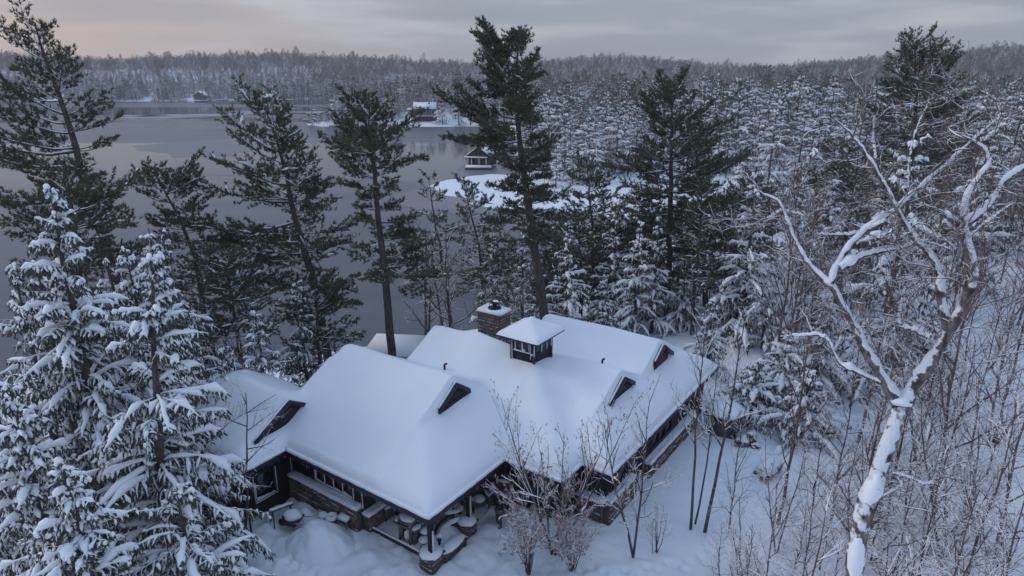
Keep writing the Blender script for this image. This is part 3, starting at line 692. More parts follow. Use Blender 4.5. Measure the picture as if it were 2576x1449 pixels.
# ------------------------------------------------------------------ tree builders
UP = np.array([0, 0, 1.])
def curve_branches(base, az, length, e0, e1, K=5, wob=.06, daz=0.0, r=None):
    """polylines that leave `base` at azimuth az, elevation going from e0 to e1"""
    r = r or rng
    N = len(base); P = np.zeros((N, K, 3)); P[:, 0] = base
    step = length / (K - 1); az = az.copy()
    for k in range(1, K):
        t = (k - .5) / (K - 1); e = e0 + (e1 - e0) * t
        d = np.stack([np.cos(az) * np.cos(e), np.sin(az) * np.cos(e), np.sin(e)], 1) + r.normal(0, wob, (N, 3))
        P[:, k] = P[:, k - 1] + norm(d) * step[:, None]; az += daz
    return P
def at_t(P, i, t):
    K = P.shape[1]; f = np.clip(t, 0, .999) * (K - 1); k = f.astype(int); a = (f - k)[:, None]
    p = P[i, k] * (1 - a) + P[i, k + 1] * a
    return p, norm(P[i, k + 1] - P[i, k])
def side_children(P, n, t0, t1, lfun, ang=(40, 65), lift=0.15, K=3, droop=0.0, wob=.12, r=None):
    """shoots left and right of each parent, roughly in a flat spray. n (N,) counts"""
    r = r or rng
    i = np.repeat(np.arange(len(P)), n); m = len(i)
    if m == 0: return np.zeros((0, K, 3)), i, np.zeros(0)
    k = np.arange(m) - np.repeat(np.cumsum(n) - n, n)
    t = t0 + (t1 - t0) * (k + r.uniform(0, 1, m)) / np.repeat(np.maximum(n, 1), n)
    p, T = at_t(P, i, t)
    sgn = np.where(k % 2 == 0, 1., -1.)
    S = norm(np.cross(T, UP) + 1e-6) * sgn[:, None]
    a = np.radians(r.uniform(ang[0], ang[1], m))[:, None]
    d = norm(T * np.cos(a) + S * np.sin(a) + UP * (lift + r.normal(0, .12, m))[:, None])
    L = lfun(t, i) * r.uniform(.7, 1.15, m)
    Q = np.zeros((m, K, 3)); Q[:, 0] = p
    for q in range(1, K):
        d = norm(d - UP * droop + r.normal(0, wob, (m, 3)))
        Q[:, q] = Q[:, q - 1] + d * (L / (K - 1))[:, None]
    return Q, i, t
def round_children(P, n, t0, t1, lfun, ang=(25, 55), up=.15, K=4, wob=.10, r=None, kink=0.0):
    """boughs leaving their parent in any direction, as on a broadleaf tree"""
    r = r or rng
    i = np.repeat(np.arange(len(P)), n); m = len(i)
    if m == 0: return np.zeros((0, K, 3)), i, np.zeros(0)
    k = np.arange(m) - np.repeat(np.cumsum(n) - n, n)
    t = t0 + (t1 - t0) * (k + r.uniform(0, 1, m)) / np.repeat(np.maximum(n, 1), n)
    p, T = at_t(P, i, t)
    ph = r.uniform(0, 2 * math.pi, m) 
    A = norm(np.cross(T, np.array([.3, .2, .93]))); B = np.cross(T, A)
    S = A * np.cos(ph)[:, None] + B * np.sin(ph)[:, None]
    a = np.radians(r.uniform(ang[0], ang[1], m))[:, None]
    d = norm(T * np.cos(a) + S * np.sin(a))
    L = lfun(t, i) * r.uniform(.6, 1.2, m)
    Q = np.zeros((m, K, 3)); Q[:, 0] = p
    for q in range(1, K):
        d = norm(d + UP * up * (L / (K - 1))[:, None] / np.maximum(L[:, None], .1) + r.normal(0, wob, (m, 3)) + (r.normal(0, kink, (m, 3)) if kink else 0))
        Q[:, q] = Q[:, q - 1] + d * (L / (K - 1))[:, None]
    return Q, i, t
def blades(p, d, L, W, r=None):
    """thin triangles"""
    r = r or rng
    m = len(p); q = norm(np.cross(d, r.normal(0, 1, (m, 3))))
    V = np.empty((m, 3, 3)); w = q * (W if np.isscalar(W) else W[:, None])
    V[:, 0] = p - w; V[:, 1] = p + w; V[:, 2] = p + d * (L if np.isscalar(L) else L[:, None])
    return V.reshape(-1, 3), np.arange(3 * m).reshape(-1, 3)
def fronds(p, d, L, W, flat=.75, r=None, drop=.0):
    """diamond leaf sprays, mostly lying flat"""
    r = r or rng
    m = len(p); nrm = norm(UP * flat + r.normal(0, 1 - flat + .05, (m, 3))); q = norm(np.cross(d, nrm))
    L = L if not np.isscalar(L) else np.full(m, L); W = W if not np.isscalar(W) else np.full(m, W)
    V = np.empty((m, 4, 3)); mid = p + d * (L * .45)[:, None]
    V[:, 0] = p; V[:, 1] = mid + q * W[:, None]; V[:, 2] = p + d * L[:, None] - UP * (drop * L)[:, None]; V[:, 3] = mid - q * W[:, None]
    return V.reshape(-1, 3), np.arange(4 * m).reshape(-1, 4)
class Geo:
    def __init__(s): s.V = []; s.F = {}; s.n = 0
    def add(s, V, F, mi=0):
        if len(V) == 0: return
        s.V.append(V); s.F.setdefault((F.shape[1], mi), []).append(F + s.n); s.n += len(V)
    def mesh(s, name, mats, smooth=False):
        keys = list(s.F); FF = [np.concatenate(s.F[k]) for k in keys]
        return npmesh(name, np.concatenate(s.V), FF, mats, [k[1] for k in keys], smooth)
    def build(s, name, mats, parent=None, smooth=False, **k):
        return obj(name, s.mesh(name, mats, smooth), parent, **k)
def tuft_blades(g, pts, dirs, n, L, W, up=.45, spread=.75, mi=0, r=None):
    r = r or rng
    p = np.repeat(pts, n, 0); d = np.repeat(dirs, n, 0)
    d = norm(d * .6 + UP * up + r.normal(0, spread, (len(p), 3)) * .62)
    V, F = blades(p + r.normal(0, .02, p.shape), d, L * r.uniform(.7, 1.25, len(p)), W, r); g.add(V, F, mi)
def snow_sleeve(g, P, Rr, k=6, mi=0, lift=.6, bump=.3, r=None, minh=.02):
    """snow lying along the upper side of twigs"""
    r = r or rng
    T = norm(P[:, -1] - P[:, 0]); hor = np.sqrt(np.clip(1 - T[:, 2] ** 2, minh, 1))
    q = Rr * hor[:, None] * (1 + r.normal(0, bump, Rr.shape)).clip(.35, 1.8)
    Q = P + UP * (q * lift)[:, :, None]
    V, F = tubes(Q, q, k)
    # round the ends off
    V = V.reshape(len(P), P.shape[1], k, 3); V[:, 0] = Q[:, 0:1] + (V[:, 0] - Q[:, 0:1]) * .35; V[:, -1] = Q[:, -1:] + (V[:, -1] - Q[:, -1:]) * .25
    g.add(V.reshape(-1, 3), F, mi)
def lerp_line(pts, z):
    """x,y on a polyline sorted by z"""
    pts = pts[np.argsort(pts[:, 2])]
    return np.stack([np.interp(z, pts[:, 2], pts[:, 0]), np.interp(z, pts[:, 2], pts[:, 1]), z], 1)

def pine_geo(trunk, zlo, ztop, left, right, dens=1.0, snow=.1, seed=1, lod=1.0, whorl=.62, droop=0.0, r0=.24, bare_low=0, sweep=0.0, needle='needle', nm=None, blade=(.20, .024), bright=0):
    """white pine: trunk polyline (n,3), crown between zlo and ztop; left/right(z) give the reach to either side"""
    r = np.random.default_rng(seed)
    zs = []; z = zlo
    H = ztop - zlo
    while z < ztop - .15:
        k = int(r.integers(4, 7)) if r.random() > .1 else 2
        zs += list(z + r.uniform(-.12, .12, k)); z += whorl * r.uniform(.7, 1.3) / max(dens, .5) ** .5
    zs = np.array(zs); N = len(zs)
    base = lerp_line(trunk, np.minimum(zs, ztop - .05))
    az = r.uniform(0, 2 * math.pi, N)
    Lr = np.array([right(v) for v in zs]); Ll = np.array([left(v) for v in zs]); Md = .42 * (Lr + Ll)
    c = np.cos(az); s_ = np.sin(az)
    L = np.sqrt((c * np.where(c > 0, Lr, Ll)) ** 2 + (s_ * Md) ** 2) * r.choice([.6, .8, 1.0, 1.15, 1.35], N) * r.uniform(.9, 1.12, N)
    L = np.maximum(L, .25)
    tt = np.clip((zs - zlo) / H, 0, 1)
    e0 = np.radians(-8 + 40 * tt ** 2.2 + r.normal(0, 8, N)) - droop; e1 = e0 + np.radians(16 + 22 * tt)
    P = curve_branches(base, az, L, e0, e1, 6, .07, r=r)
    if sweep: P[:, :, 0] += sweep * (np.linspace(0, 1, 6) ** 2)[None] * L[:, None]
    gt, gc, gs = Geo(), Geo(), Geo()
    # trunk
    tz = trunk[np.argsort(trunk[:, 2])]; zz = np.linspace(tz[0, 2], tz[-1, 2], 16)
    tp = lerp_line(trunk, zz); tp[1:-1, :2] += r.normal(0, .03, (14, 2))
    rad = r0 * np.interp(np.linspace(0, 1, 16), [0, .5, .85, 1], [1.1, .75, .35, .10])
    V, F = tubes(tp[None], rad[None], 9); gt.add(V, F)
    tr = np.linspace(1, .15, 6)[None] * (.012 + .013 * L)[:, None]
    V, F = tubes(P, tr, 4); gt.add(V, F)
    n2 = np.maximum((L * 4.6 * lod * dens).astype(int), 3)
    Q, qi, qt = side_children(P, n2, .22 if not bare_low else .4, 1.0, lambda t, i: (.34 + .42 * L[i] * (1.08 - t) ** .7).clip(.3, 1.5), (35, 65), .16, 3, r=r)
    V, F = tubes(Q, np.broadcast_to(np.array([.012, .009, .004]), Q.shape[:2]), 3); gt.add(V, F)
    ql = np.linalg.norm(Q[:, -1] - Q[:, 0], axis=1)
    n3 = np.maximum((ql * 7.5 * lod).astype(int), 2)
    i = np.repeat(np.arange(len(Q)), n3); m = len(i); k = np.arange(m) - np.repeat(np.cumsum(n3) - n3, n3)
    t = .25 + .75 * (k + r.uniform(0, 1, m)) / np.repeat(n3, n3)
    p, T = at_t(Q, i, t)
    p += r.normal(0, .04, p.shape)
    tuft_blades(gc, p, T, 7, blade[0] * 1.05, blade[1] * 1.15, .42, .8, r=r)
    p2, T2 = at_t(P, np.arange(N), np.full(N, .97)); tuft_blades(gc, p2, T2, 12, blade[0] * 1.2, blade[1], .5, .7, r=r)
    top = tp[-1][None] + np.array([[0, 0, -.1]]); tuft_blades(gc, np.repeat(top, 4, 0), np.repeat(UP[None], 4, 0), 8, .3, .02, r=r)
    if snow > 0:
        sel = r.random(len(Q)) < snow * .8
        if sel.any(): snow_sleeve(gs, Q[sel] + UP * .03, np.broadcast_to(np.array([.045, .075, .04]), Q[sel].shape[:2]) * r.uniform(.6, 1.3, (sel.sum(), 1)), 5, bump=.3, r=r)
        sel = r.random(N) < min(1, snow * 1.5 + .1)
        if sel.any(): snow_sleeve(gs, P[sel, :4], np.broadcast_to(np.array([.03, .035, .03, .02]), (sel.sum(), 4)), 4, r=r, bump=.2)
        sel = r.random(m) < snow * .35
        if sel.any():
            pp = p[sel] + UP * .05; V, F = fronds(pp, norm(T[sel]), .22, .07, .8, r); gs.add(V, F)
    return gt, gc, gs
def pine(label, Y, trunk_px, prof_px, zbase=None, kind='pine_tree', cat='pine tree', group=None, mats=('bark_snow', 'needle'), **k):
    """hero pine: trunk_px points on the trunk, prof_px (py, x_left, x_right) the outline, all at depth Y"""
    tp = np.array([at_y(x, y, Y) for x, y in trunk_px])
    o = np.argsort(tp[:, 2]); tp = tp[o]
    lo = tp[0]; d = (tp[0] - tp[1]) / max(tp[1][2] - tp[0][2], .1)
    g = gz(lo[0], lo[1]) - .3 if zbase is None else zbase
    if lo[2] > g: tp = np.vstack([lo + d * (lo[2] - g) * .6 + [0, 0, -(1 - .6) * (lo[2] - g) if True else 0], tp]); tp[0, 2] = g
    pr = []
    for (py, xl, xr) in prof_px:
        a, b = at_y(xl, py, Y), at_y(xr, py, Y); c = lerp_line(tp, np.array([min(a[2], tp[-1, 2])]))[0]
        pr.append((a[2], max(c[0] - a[0], .2), max(b[0] - c[0], .2)))
    pr = np.array(sorted(pr))
    root = tag(empty(kind, tuple(tp[0])), label, cat, group)
    off = tp[0].copy()
    lf = lambda z: np.interp(z, pr[:, 0], pr[:, 1]); rf = lambda z: np.interp(z, pr[:, 0], pr[:, 2])
    gt, gc, gs = pine_geo(tp - off, pr[0, 0] - off[2], tp[-1, 2] - off[2], lambda z: lf(z + off[2]), lambda z: rf(z + off[2]), **k)
    gt.build('trunk', [M[mats[0]]], root, smooth=True); gc.build('crown', [M[mats[1]]], root)
    if gs.n: gs.build('branch_snow', [M['twig_snow']], root, smooth=True)
    return root

def hemlock_geo(H, Rm, seed=1, n=95, lod=1.0, sz=1.0, r0=.2, lean=(0, 0), thick=1.0, low=.12, snowfrac=1.0, prof=None, nfrond=1.0, fs=1.0):
    """drooping conifer loaded with lumps of snow; local coordinates, base at 0"""
    r = np.random.default_rng(seed)
    K = 12; zz = np.linspace(0, H, K); tp = np.stack([lean[0] * (zz / H) ** 1.5 + r.normal(0, .03, K), lean[1] * (zz / H) ** 1.5 + r.normal(0, .03, K), zz], 1)
    gt, gc, gs = Geo(), Geo(), Geo()
    V, F = tubes(tp[None], (r0 * np.linspace(1.1, .12, K) ** 1.0)[None], 8); gt.add(V, F)
    u = np.sort(r.uniform(0, 1, n)); z = H * (low + (1 - low - .01) * u)
    base = lerp_line(tp, z); az = r.uniform(0, 2 * math.pi, n) 
    f = (1 - u) ** .75 if prof is None else np.interp(u, *prof)
    L = np.maximum(Rm * f * r.uniform(.6, 1.12, n), .35 * sz)
    P = curve_branches(base, az, L, np.radians(8 + 28 * u + r.normal(0, 10, n)), np.radians(-52 + 50 * u + r.normal(0, 12, n)), 7, .09, r=r)
    V, F = tubes(P, np.linspace(1, .2, 7)[None] * (.012 + .012 * L)[:, None], 4); gt.add(V, F)
    n2 = np.maximum((L * 8.5 * lod / sz).astype(int), 3)
    Q, qi, qt = side_children(P, n2, .12, 1.0, lambda t, i: (.20 * sz + .22 * L[i] * (1.1 - t)).clip(.2 * sz, .85 * sz), (30, 85), -.10, 5, droop=.46, wob=.26, r=r)
    m = len(Q); ql = np.linalg.norm(Q[:, -1] - Q[:, 0], axis=1)
    # dark fronds fringing each twig
    n3 = np.maximum((ql * 16 * lod * nfrond / sz).astype(int), 4); i = np.repeat(np.arange(m), n3); k = np.arange(len(i)) - np.repeat(np.cumsum(n3) - n3, n3)
    t = (k + r.uniform(0, 1, len(i))) / np.repeat(n3, n3); p, T = at_t(Q, i, t)
    S = norm(np.cross(T, UP) + 1e-6) * np.where(k % 2 == 0, 1, -1)[:, None]
    d = norm(T * .55 + S * .7 - UP * .35 + r.normal(0, .25, p.shape))
    V, F = fronds(p - UP * .015 * sz, d, .20 * sz * fs * r.uniform(.6, 1.3, len(p)), .034 * sz * fs * 1.1, .45, r, .25); gc.add(V, F)
    tuft_blades(gc, p[::2], T[::2], 2, .15 * sz, .014 * sz, -.2, .7, r=r)
    # snow: a sleeve over each twig, thicker on the bough itself
    sel = r.random(m) < snowfrac
    prf = np.array([.45, .9, 1.15, 1.0, .55])
    R2 = prf[None] * np.where(r.random((m, 1)) < .55, .080, .036) * r.uniform(.7, 1.3, (m, 1)) * (ql[:, None] / (.6 * sz)).clip(.7, 1.3) * thick * sz
    rg = [0, 1, 2, 3, 4] if lod >= 1 else ([0, 1, 3, 4] if lod > .7 else [0, 2, 4])
    snow_sleeve(gs, Q[sel][:, rg], R2[sel][:, rg] * (1.0 if lod >= 1 else 1.08), 5 if lod >= 1 else 4, lift=.65, bump=.42, r=r, minh=.45)
    sb = r.random(n) < snowfrac * .8
    R1 = np.array([.3, .6, .9, 1.0, 1.1, 1.2, .7])[None] * (.045 + .016 * L)[:, None] * thick
    snow_sleeve(gs, P[sb], R1[sb], 7, lift=.6, bump=.5, r=r)
    return gt, gc, gs, tp
def hemlock(label, x, y, H, Rm, kind='hemlock_tree', cat='snow laden conifer', group=None, z=None, **k):
    z = gz(x, y) - .2 if z is None else z
    root = tag(empty(kind, (x, y, z)), label, cat, group)
    gt, gc, gs, tp = hemlock_geo(H, Rm, **k)
    gt.build('trunk', [M['bark_snow']], root, smooth=True); gc.build('crown', [M['needle_cool']], root); gs.build('branch_snow', [M['twig_snow']], root, smooth=True)
    return root

def bare_geo(H, spread=.5, seed=1, stems=1, levels=4, r0=.10, counts=(9, 6, 5, 4), lens=(.42, .5, .45, .4), ang=(28, 55), up=.35, t0=.3, snow=1.0, K=5, wob=.09, tipW=1.0, kink=0.0, lean=.05, sides=5, minr=.003, leafy=0, fan=24.):
    r = np.random.default_rng(seed)
    g, gs, gl = Geo(), Geo(), Geo()
    az = r.uniform(0, 2 * math.pi, stems); e = np.radians(90 - (np.full(stems, 4.) if stems == 1 else r.uniform(4, fan, stems)) * (1 + lean))
    P = curve_branches(r.normal(0, .05 * (stems > 1), (stems, 3)) * [1, 1, 0], az, H * (r.uniform(.75, 1.05, stems) if stems > 1 else np.ones(1)), e, e + np.radians(6), 9, .035 + kink * .3, r=r)
    R0 = np.full(len(P), r0); tips = None
    for lv in range(levels):
        Kp = P.shape[1]; taper = np.linspace(1, .18 if lv == 0 else .35, Kp)[None]
        Rr = np.maximum(R0[:, None] * taper, minr * tipW)
        V, F = tubes(P, Rr, sides if lv == 0 else (4 if lv == 1 else 3)); g.add(V, F)
        if snow > 0:
            T = norm(P[:, -1] - P[:, 0]); hz = np.sqrt(np.clip(1 - T[:, 2] ** 2, 0, 1))
            ok = (hz > .18) & (r.random(len(P)) < (.95 if lv < 3 else .8))
            if ok.any():
                Rs = (Rr[ok] * .66 + .0055 * tipW) * snow
                snow_sleeve(gs, P[ok] + UP * (Rr[ok] * .55)[:, :, None], Rs, 3 if lv > 1 else 5, lift=.4, bump=.25, r=r)
        if lv == levels - 1: tips = P; break
        L = np.linalg.norm(P[:, -1] - P[:, 0], axis=1)
        n = np.maximum((counts[lv] * (L / L.mean()).clip(.5, 1.5)).astype(int), 2)
        Q, i, t = round_children(P, n, t0 if lv == 0 else .18, 1.0, lambda t, i, l=lens[lv]: L[i] * l * (1.15 - .75 * t), ang, up, K if lv < 2 else 4, wob + kink, r=r, kink=kink)
        R0 = np.maximum(R0[i] * np.interp(t, [0, 1], [.55, .25]), minr * tipW * 1.3); P = Q
    if leafy:
        i = r.integers(0, len(tips), leafy); p, T = at_t(tips, i, r.uniform(.2, 1, leafy))
        keep = (p[:, 2] < H * .5) | (r.random(len(p)) < .12); p = p[keep]
        d = norm(-UP + r.normal(0, .35, p.shape)); V, F = fronds(p, d, r.uniform(.06, .12, len(p)), .022, .2, r); gl.add(V, F)
    return g, gs, gl
def bare_tree(label, x, y, H, kind='bare_tree', cat='bare tree', group=None, twig='twig', z=None, leafmat='leaf', rz=None, **k):
    z = gz(x, y) - .1 if z is None else z
    root = tag(empty(kind, (x, y, z), rz if rz is not None else 0), label, cat, group)
    g, gs, gl = bare_geo(H, **k)
    g.build('trunk', [M[twig]], root, smooth=True)
    if gs.n: gs.build('branch_snow', [M['twig_snow']], root, smooth=True)
    if gl.n: gl.build('dry_leaves', [M[leafmat]], root)
    return root
# ------------------------------------------------------------------ the tall pines behind the cottage
pine('tallest wind swept pine at the far left, leaning left over the lake', 37,
     [(88, 62), (110, 140), (165, 280), (195, 400), (225, 500), (262, 610), (292, 720)],
     [(60, 50, 118), (100, 20, 135), (170, 0, 150), (200, 5, 215), (240, -10, 285), (300, -40, 275), (340, 0, 240), (400, -60, 250), (470, -60, 275), (560, -40, 330), (650, 100, 350), (740, 160, 340)],
     seed=11, dens=.78, snow=.03, sweep=.12, r0=.34, whorl=.6)
pine('broad irregular pine with open bare limbs, second from the left', 41,
     [(672, 285), (695, 350), (722, 440), (735, 530), (762, 620), (785, 700), (800, 760)],
     [(285, 640, 690), (310, 520, 720), (340, 505, 745), (400, 560, 760), (450, 560, 800), (480, 600, 800), (520, 500, 840), (570, 545, 870), (620, 640, 860), (680, 640, 900), (760, 650, 890)],
     seed=12, dens=1.05, snow=.14, sweep=-.05, r0=.30)
pine('pine with a flat topped pointed crown left of the cottage centre', 37.5,
     [(905, 252), (925, 330), (940, 420), (948, 520), (958, 600), (970, 700), (986, 890)],
     [(250, 870, 920), (290, 845, 975), (330, 825, 1045), (385, 800, 1075), (420, 840, 1065), (455, 830, 1040), (495, 895, 1010), (540, 870, 1010), (600, 900, 1060), (640, 880, 1085), (700, 890, 1080)],
     seed=13, dens=1.3, snow=.05, r0=.27)
pine('tallest pine rising straight behind the roof ridge', 42,
     [(1305, 100), (1300, 200), (1305, 340), (1318, 440), (1335, 560), (1350, 660), (1370, 800)],
     [(98, 1265, 1345), (130, 1215, 1360), (180, 1190, 1360), (230, 1170, 1350), (280, 1165, 1340), (330, 1150, 1370), (380, 1165, 1385), (430, 1190, 1385), (480, 1230, 1380), (540, 1240, 1430), (600, 1290, 1400)],
     seed=14, dens=1.6, snow=.02, r0=.33)
pine('dark twin crowned pine right of centre, its left stem', 52,
     [(1688, 208), (1690, 330), (1688, 450), (1685, 560), (1680, 700), (1678, 780)],
     [(210, 1655, 1725), (260, 1620, 1770), (330, 1590, 1790), (380, 1600, 1790), (430, 1570, 1800), (500, 1560, 1830), (560, 1560, 1820), (640, 1600, 1760)],
     seed=15, dens=1.25, snow=.08, r0=.27)
pine('dark twin crowned pine right of centre, its right stem with a paler trunk', 55,
     [(1748, 330), (1755, 420), (1762, 520), (1770, 640), (1776, 740)],
     [(330, 1730, 1790), (380, 1710, 1840), (430, 1690, 1845), (500, 1700, 1860), (560, 1690, 1880), (620, 1720, 1850)],
     seed=16, dens=1.1, snow=.06, r0=.24)
pine('slender pine standing left of the twin crowned pine', 58,
     [(1475, 405), (1482, 480), (1490, 570), (1492, 700), (1490, 790)],
     [(405, 1455, 1500), (440, 1430, 1540), (490, 1410, 1560), (540, 1395, 1570), (600, 1370, 1600), (660, 1360, 1610), (720, 1370, 1590)],
     seed=17, dens=.95, snow=.12, r0=.18)
pine('small sparse pine between the two tall pines, in front of the bay', 54,
     [(1168, 462), (1185, 540), (1205, 620), (1213, 720), (1216, 790)],
     [(462, 1150, 1195), (500, 1130, 1215), (545, 1160, 1245), (600, 1150, 1265), (660, 1140, 1290), (720, 1140, 1290)],
     seed=18, dens=.8, snow=.06, r0=.15, whorl=.5)
pine('scraggly thin pine with bare limbs beside the white birch', 50,
     [(1078, 448), (1088, 520), (1102, 600), (1118, 700), (1135, 810)],
     [(448, 1050, 1095), (490, 1045, 1110), (530, 1020, 1130), (570, 1015, 1150), (640, 1040, 1150), (690, 1060, 1150)],
     seed=19, dens=.55, snow=.10, r0=.15)
pine('bushy dark pine lower left, in front of the lake', 40,
     [(395, 438), (425, 500), (455, 560), (490, 640), (510, 760)],
     [(440, 365, 450), (470, 345, 530), (520, 345, 520), (560, 375, 540), (620, 400, 620), (680, 430, 660), (760, 450, 650)],
     seed=20, dens=1.0, snow=.16, r0=.22)
pine('dark dense pine behind the snow laden trees at the far left', 31,
     [(168, 445), (185, 560), (200, 680), (210, 820)],
     [(445, 120, 220), (500, 100, 290), (580, 60, 340), (680, 90, 340), (780, 120, 350), (860, 150, 330)],
     seed=21, dens=1.1, snow=.05, r0=.26)
pine('dark pine right of the second pine, low against the water', 36,
     [(560, 640), (580, 740), (600, 860)],
     [(640, 520, 620), (700, 480, 660), (780, 470, 690), (850, 500, 700)],
     seed=22, dens=1.0, snow=.12, r0=.18)
pine('dark pine low beside the roof, under the second pine', 38,
     [(790, 730), (800, 800), (805, 930)],
     [(735, 760, 850), (790, 720, 880), (860, 700, 890), (920, 700, 880)],
     seed=23, dens=.9, snow=.12, r0=.16)
pine('tall dark pine with snow patches at the upper right, behind the great bare tree', 62,
     [(2300, 112), (2305, 220), (2300, 330), (2290, 480), (2285, 620)],
     [(112, 2270, 2345), (140, 2240, 2385), (190, 2210, 2400), (240, 2170, 2420), (290, 2160, 2440), (350, 2180, 2440), (420, 2200, 2400), (520, 2240, 2380)],
     seed=24, dens=1.0, snow=.12, r0=.34)
pine('dark green pine with thin crown in the middle of the right hand woods', 80,
     [(2100, 362), (2098, 450), (2095, 560), (2092, 640)],
     [(362, 2080, 2120), (410, 2050, 2150), (470, 2030, 2170), (540, 2020, 2170), (600, 2050, 2150)],
     seed=25, dens=.9, snow=.08, r0=.2)
pine('dark reddish pine at the right edge of the woods', 70,
     [(2420, 480), (2425, 600), (2430, 760)],
     [(470, 2380, 2460), (540, 2330, 2500), (620, 2320, 2520), (700, 2340, 2520)],
     seed=26, dens=.9, snow=.08, r0=.2)
pine('dark bushy pine just right of the twin crowned pine', 66,
     [(1880, 470), (1882, 560), (1885, 700)],
     [(470, 1850, 1910), (530, 1820, 1960), (600, 1800, 1980), (680, 1820, 1970)],
     seed=27, dens=1.0, snow=.16, r0=.2)
pine('dark pine with a dense skirt behind the ridge end', 50,
     [(1860, 640), (1862, 720), (1864, 820)],
     [(640, 1830, 1890), (700, 1790, 1930), (760, 1780, 1950), (810, 1790, 1940)],
     seed=28, dens=1.0, snow=.18, r0=.18)
pine('low dense pine behind the roof ridge, right of the tallest pine', 52,
     [(1455, 560), (1460, 660), (1462, 790)],
     [(560, 1425, 1480), (620, 1400, 1530), (700, 1390, 1550), (770, 1400, 1550)],
     seed=29, dens=1.0, snow=.15, r0=.18)

# ------------------------------------------------------------------ snow laden conifers close by
hemlock('great snow laden hemlock filling the left edge of the picture', -15.6, 22.4, 15.6, 4.3, seed=31, n=135, r0=.26, lean=(.2, 0), thick=1.05)
hemlock('snow laden hemlock in the left foreground whose boughs reach over the cottage corner', -12.5, 20.2, 13.8, 3.9, seed=32, n=125, r0=.24, lean=(1.3, .2), thick=1.05, prof=([0, .2, .45, .7, 1], [1.05, .9, .62, .42, .05]))
hemlock('lowest snow laden hemlock in the bottom left corner', -11.9, 15.6, 9.4, 3.3, seed=33, n=90, r0=.2, thick=1.1, sz=.9)
hemlock('broad low snow laden hemlock between the left corner and the lamp post', -10.6, 18.3, 6.6, 2.9, seed=34, n=75, r0=.16, thick=1.05, sz=.9, prof=([0, .3, .6, 1], [1, 1, .8, .1]))
hemlock('narrow snow laden conifer behind the left foreground trees', -15.6, 26.5, 12.2, 3.4, seed=35, n=120, r0=.2)
hemlock('dark hemlock with light snow left of the cottage wing', -17.0, 32.0, 12.0, 3.5, seed=36, n=110, r0=.2, thick=.8, snowfrac=.7)
for (lab, px, py, Y, H, Rr, sd, th) in (
    ('snow dusted conifer standing against the left roof peak', 745, 700, 37, 8.5, 2.6, 41, .8),
    ('snowy spruce with draped boughs below the twin crowned pine', 1612, 545, 48, 12.2, 2.7, 42, 1.1),
    ('second snowy spruce behind the right roof ridge', 1665, 620, 54, 11.0, 2.6, 43, 1.0),
    ('small snowy conifer just past the end of the roof ridge', 1795, 748, 40, 7.4, 2.0, 44, 1.3),
    ('snow covered conifer behind the chimney', 1340, 735, 44, 6.8, 2.2, 45, .8),
    ('snow covered hemlock thicket right of the cottage, nearest the boulders', 1985, 830, 35, 9.3, 3.6, 46, 1.4),
    ('snow covered hemlock behind the thicket right of the cottage', 1940, 700, 44, 10.5, 3.4, 47, 1.35),
    ('snow covered hemlock left of the leaning bare trunk', 2075, 790, 38, 9.0, 3.3, 48, 1.35),
    ('little snow plastered conifer near the right edge', 2330, 880, 42, 6.5, 1.8, 49, 1.0),
    ('snow draped conifer behind the slender pine', 1560, 650, 62, 11.0, 2.8, 50, 1.0),
    ('half bare snow draped conifer low behind the ridge', 1400, 690, 50, 8.5, 2.3, 51, .8),
    ('snowy fir left of the twin crowned pine by the ice', 1530, 760, 46, 6.0, 2.0, 52, .9),
    ('rounded snowy conifer beside the second pine trunk', 640, 780, 33, 8.0, 2.6, 53, .9),
    ('snowy conifer low in the gap left of the wing roof', 560, 860, 30, 7.0, 2.4, 54, 1.0)):
    p = at_y(px, py, Y); g_ = gz(p[0], Y); H = p[2] - g_
    hemlock(lab, p[0], Y, max(H, 3.5), Rr, seed=sd, n=int(60 + H * 3), thick=th, lod=.62, r0=.14)

for (lab, px, py, Y, Rr, sd) in (
    ('tall white hemlock at the edge of the bay, leftmost of the big white three', 1415, 318, 168, 4.2, 201),
    ('tall white hemlock at the edge of the bay, middle of the big white three', 1498, 292, 163, 4.6, 202),
    ('tall white hemlock at the edge of the bay, rightmost of the big white three', 1572, 312, 170, 4.3, 203),
    ('white hemlock behind the brown boathouse', 1345, 392, 172, 3.6, 204),
    ('tallest snow plastered hemlock right of the twin crowned pine', 1962, 205, 120, 4.4, 205),
    ('snow plastered hemlock just right of the tallest one', 2030, 262, 118, 3.8, 206),
    ('snow plastered hemlock just left of the tallest one', 1890, 300, 122, 3.8, 207),
    ('snowy conifer whose pointed tip stands out above the right hand woods', 1808, 182, 190, 3.6, 208),
    ('snowy conifer behind the left stem of the twin crowned pine', 1640, 330, 150, 3.6, 209),
    ('broad snowy hemlock at the head of the bay', 1725, 345, 140, 4.2, 210)):
    p = at_y(px, py, Y); g_ = gz(p[0], Y)
    hemlock(lab, p[0], Y, p[2] - g_, Rr, seed=sd, n=120, thick=1.55, lod=.42, sz=1.25, r0=.25, nfrond=.7, fs=1.3, low=.05)

for (lab, x, y, H, Rr, sd) in (
    ('snow laden hemlock packed behind the great one at the left edge', -17.6, 24.0, 12.5, 3.4, 221),
    ('snow laden hemlock crown low against the left edge', -14.6, 17.8, 10.5, 3.2, 222),
    ('snow laden hemlock behind the lamp post bough, next to the wing wall', -14.4, 24.0, 9.8, 3.0, 223),
    ('snow laden hemlock by the wing roof, thin at the top', -17.8, 28.6, 11.5, 3.1, 224)):
    hemlock(lab, x, y, H, Rr, seed=sd, n=90, r0=.18, lod=.72, thick=1.05)

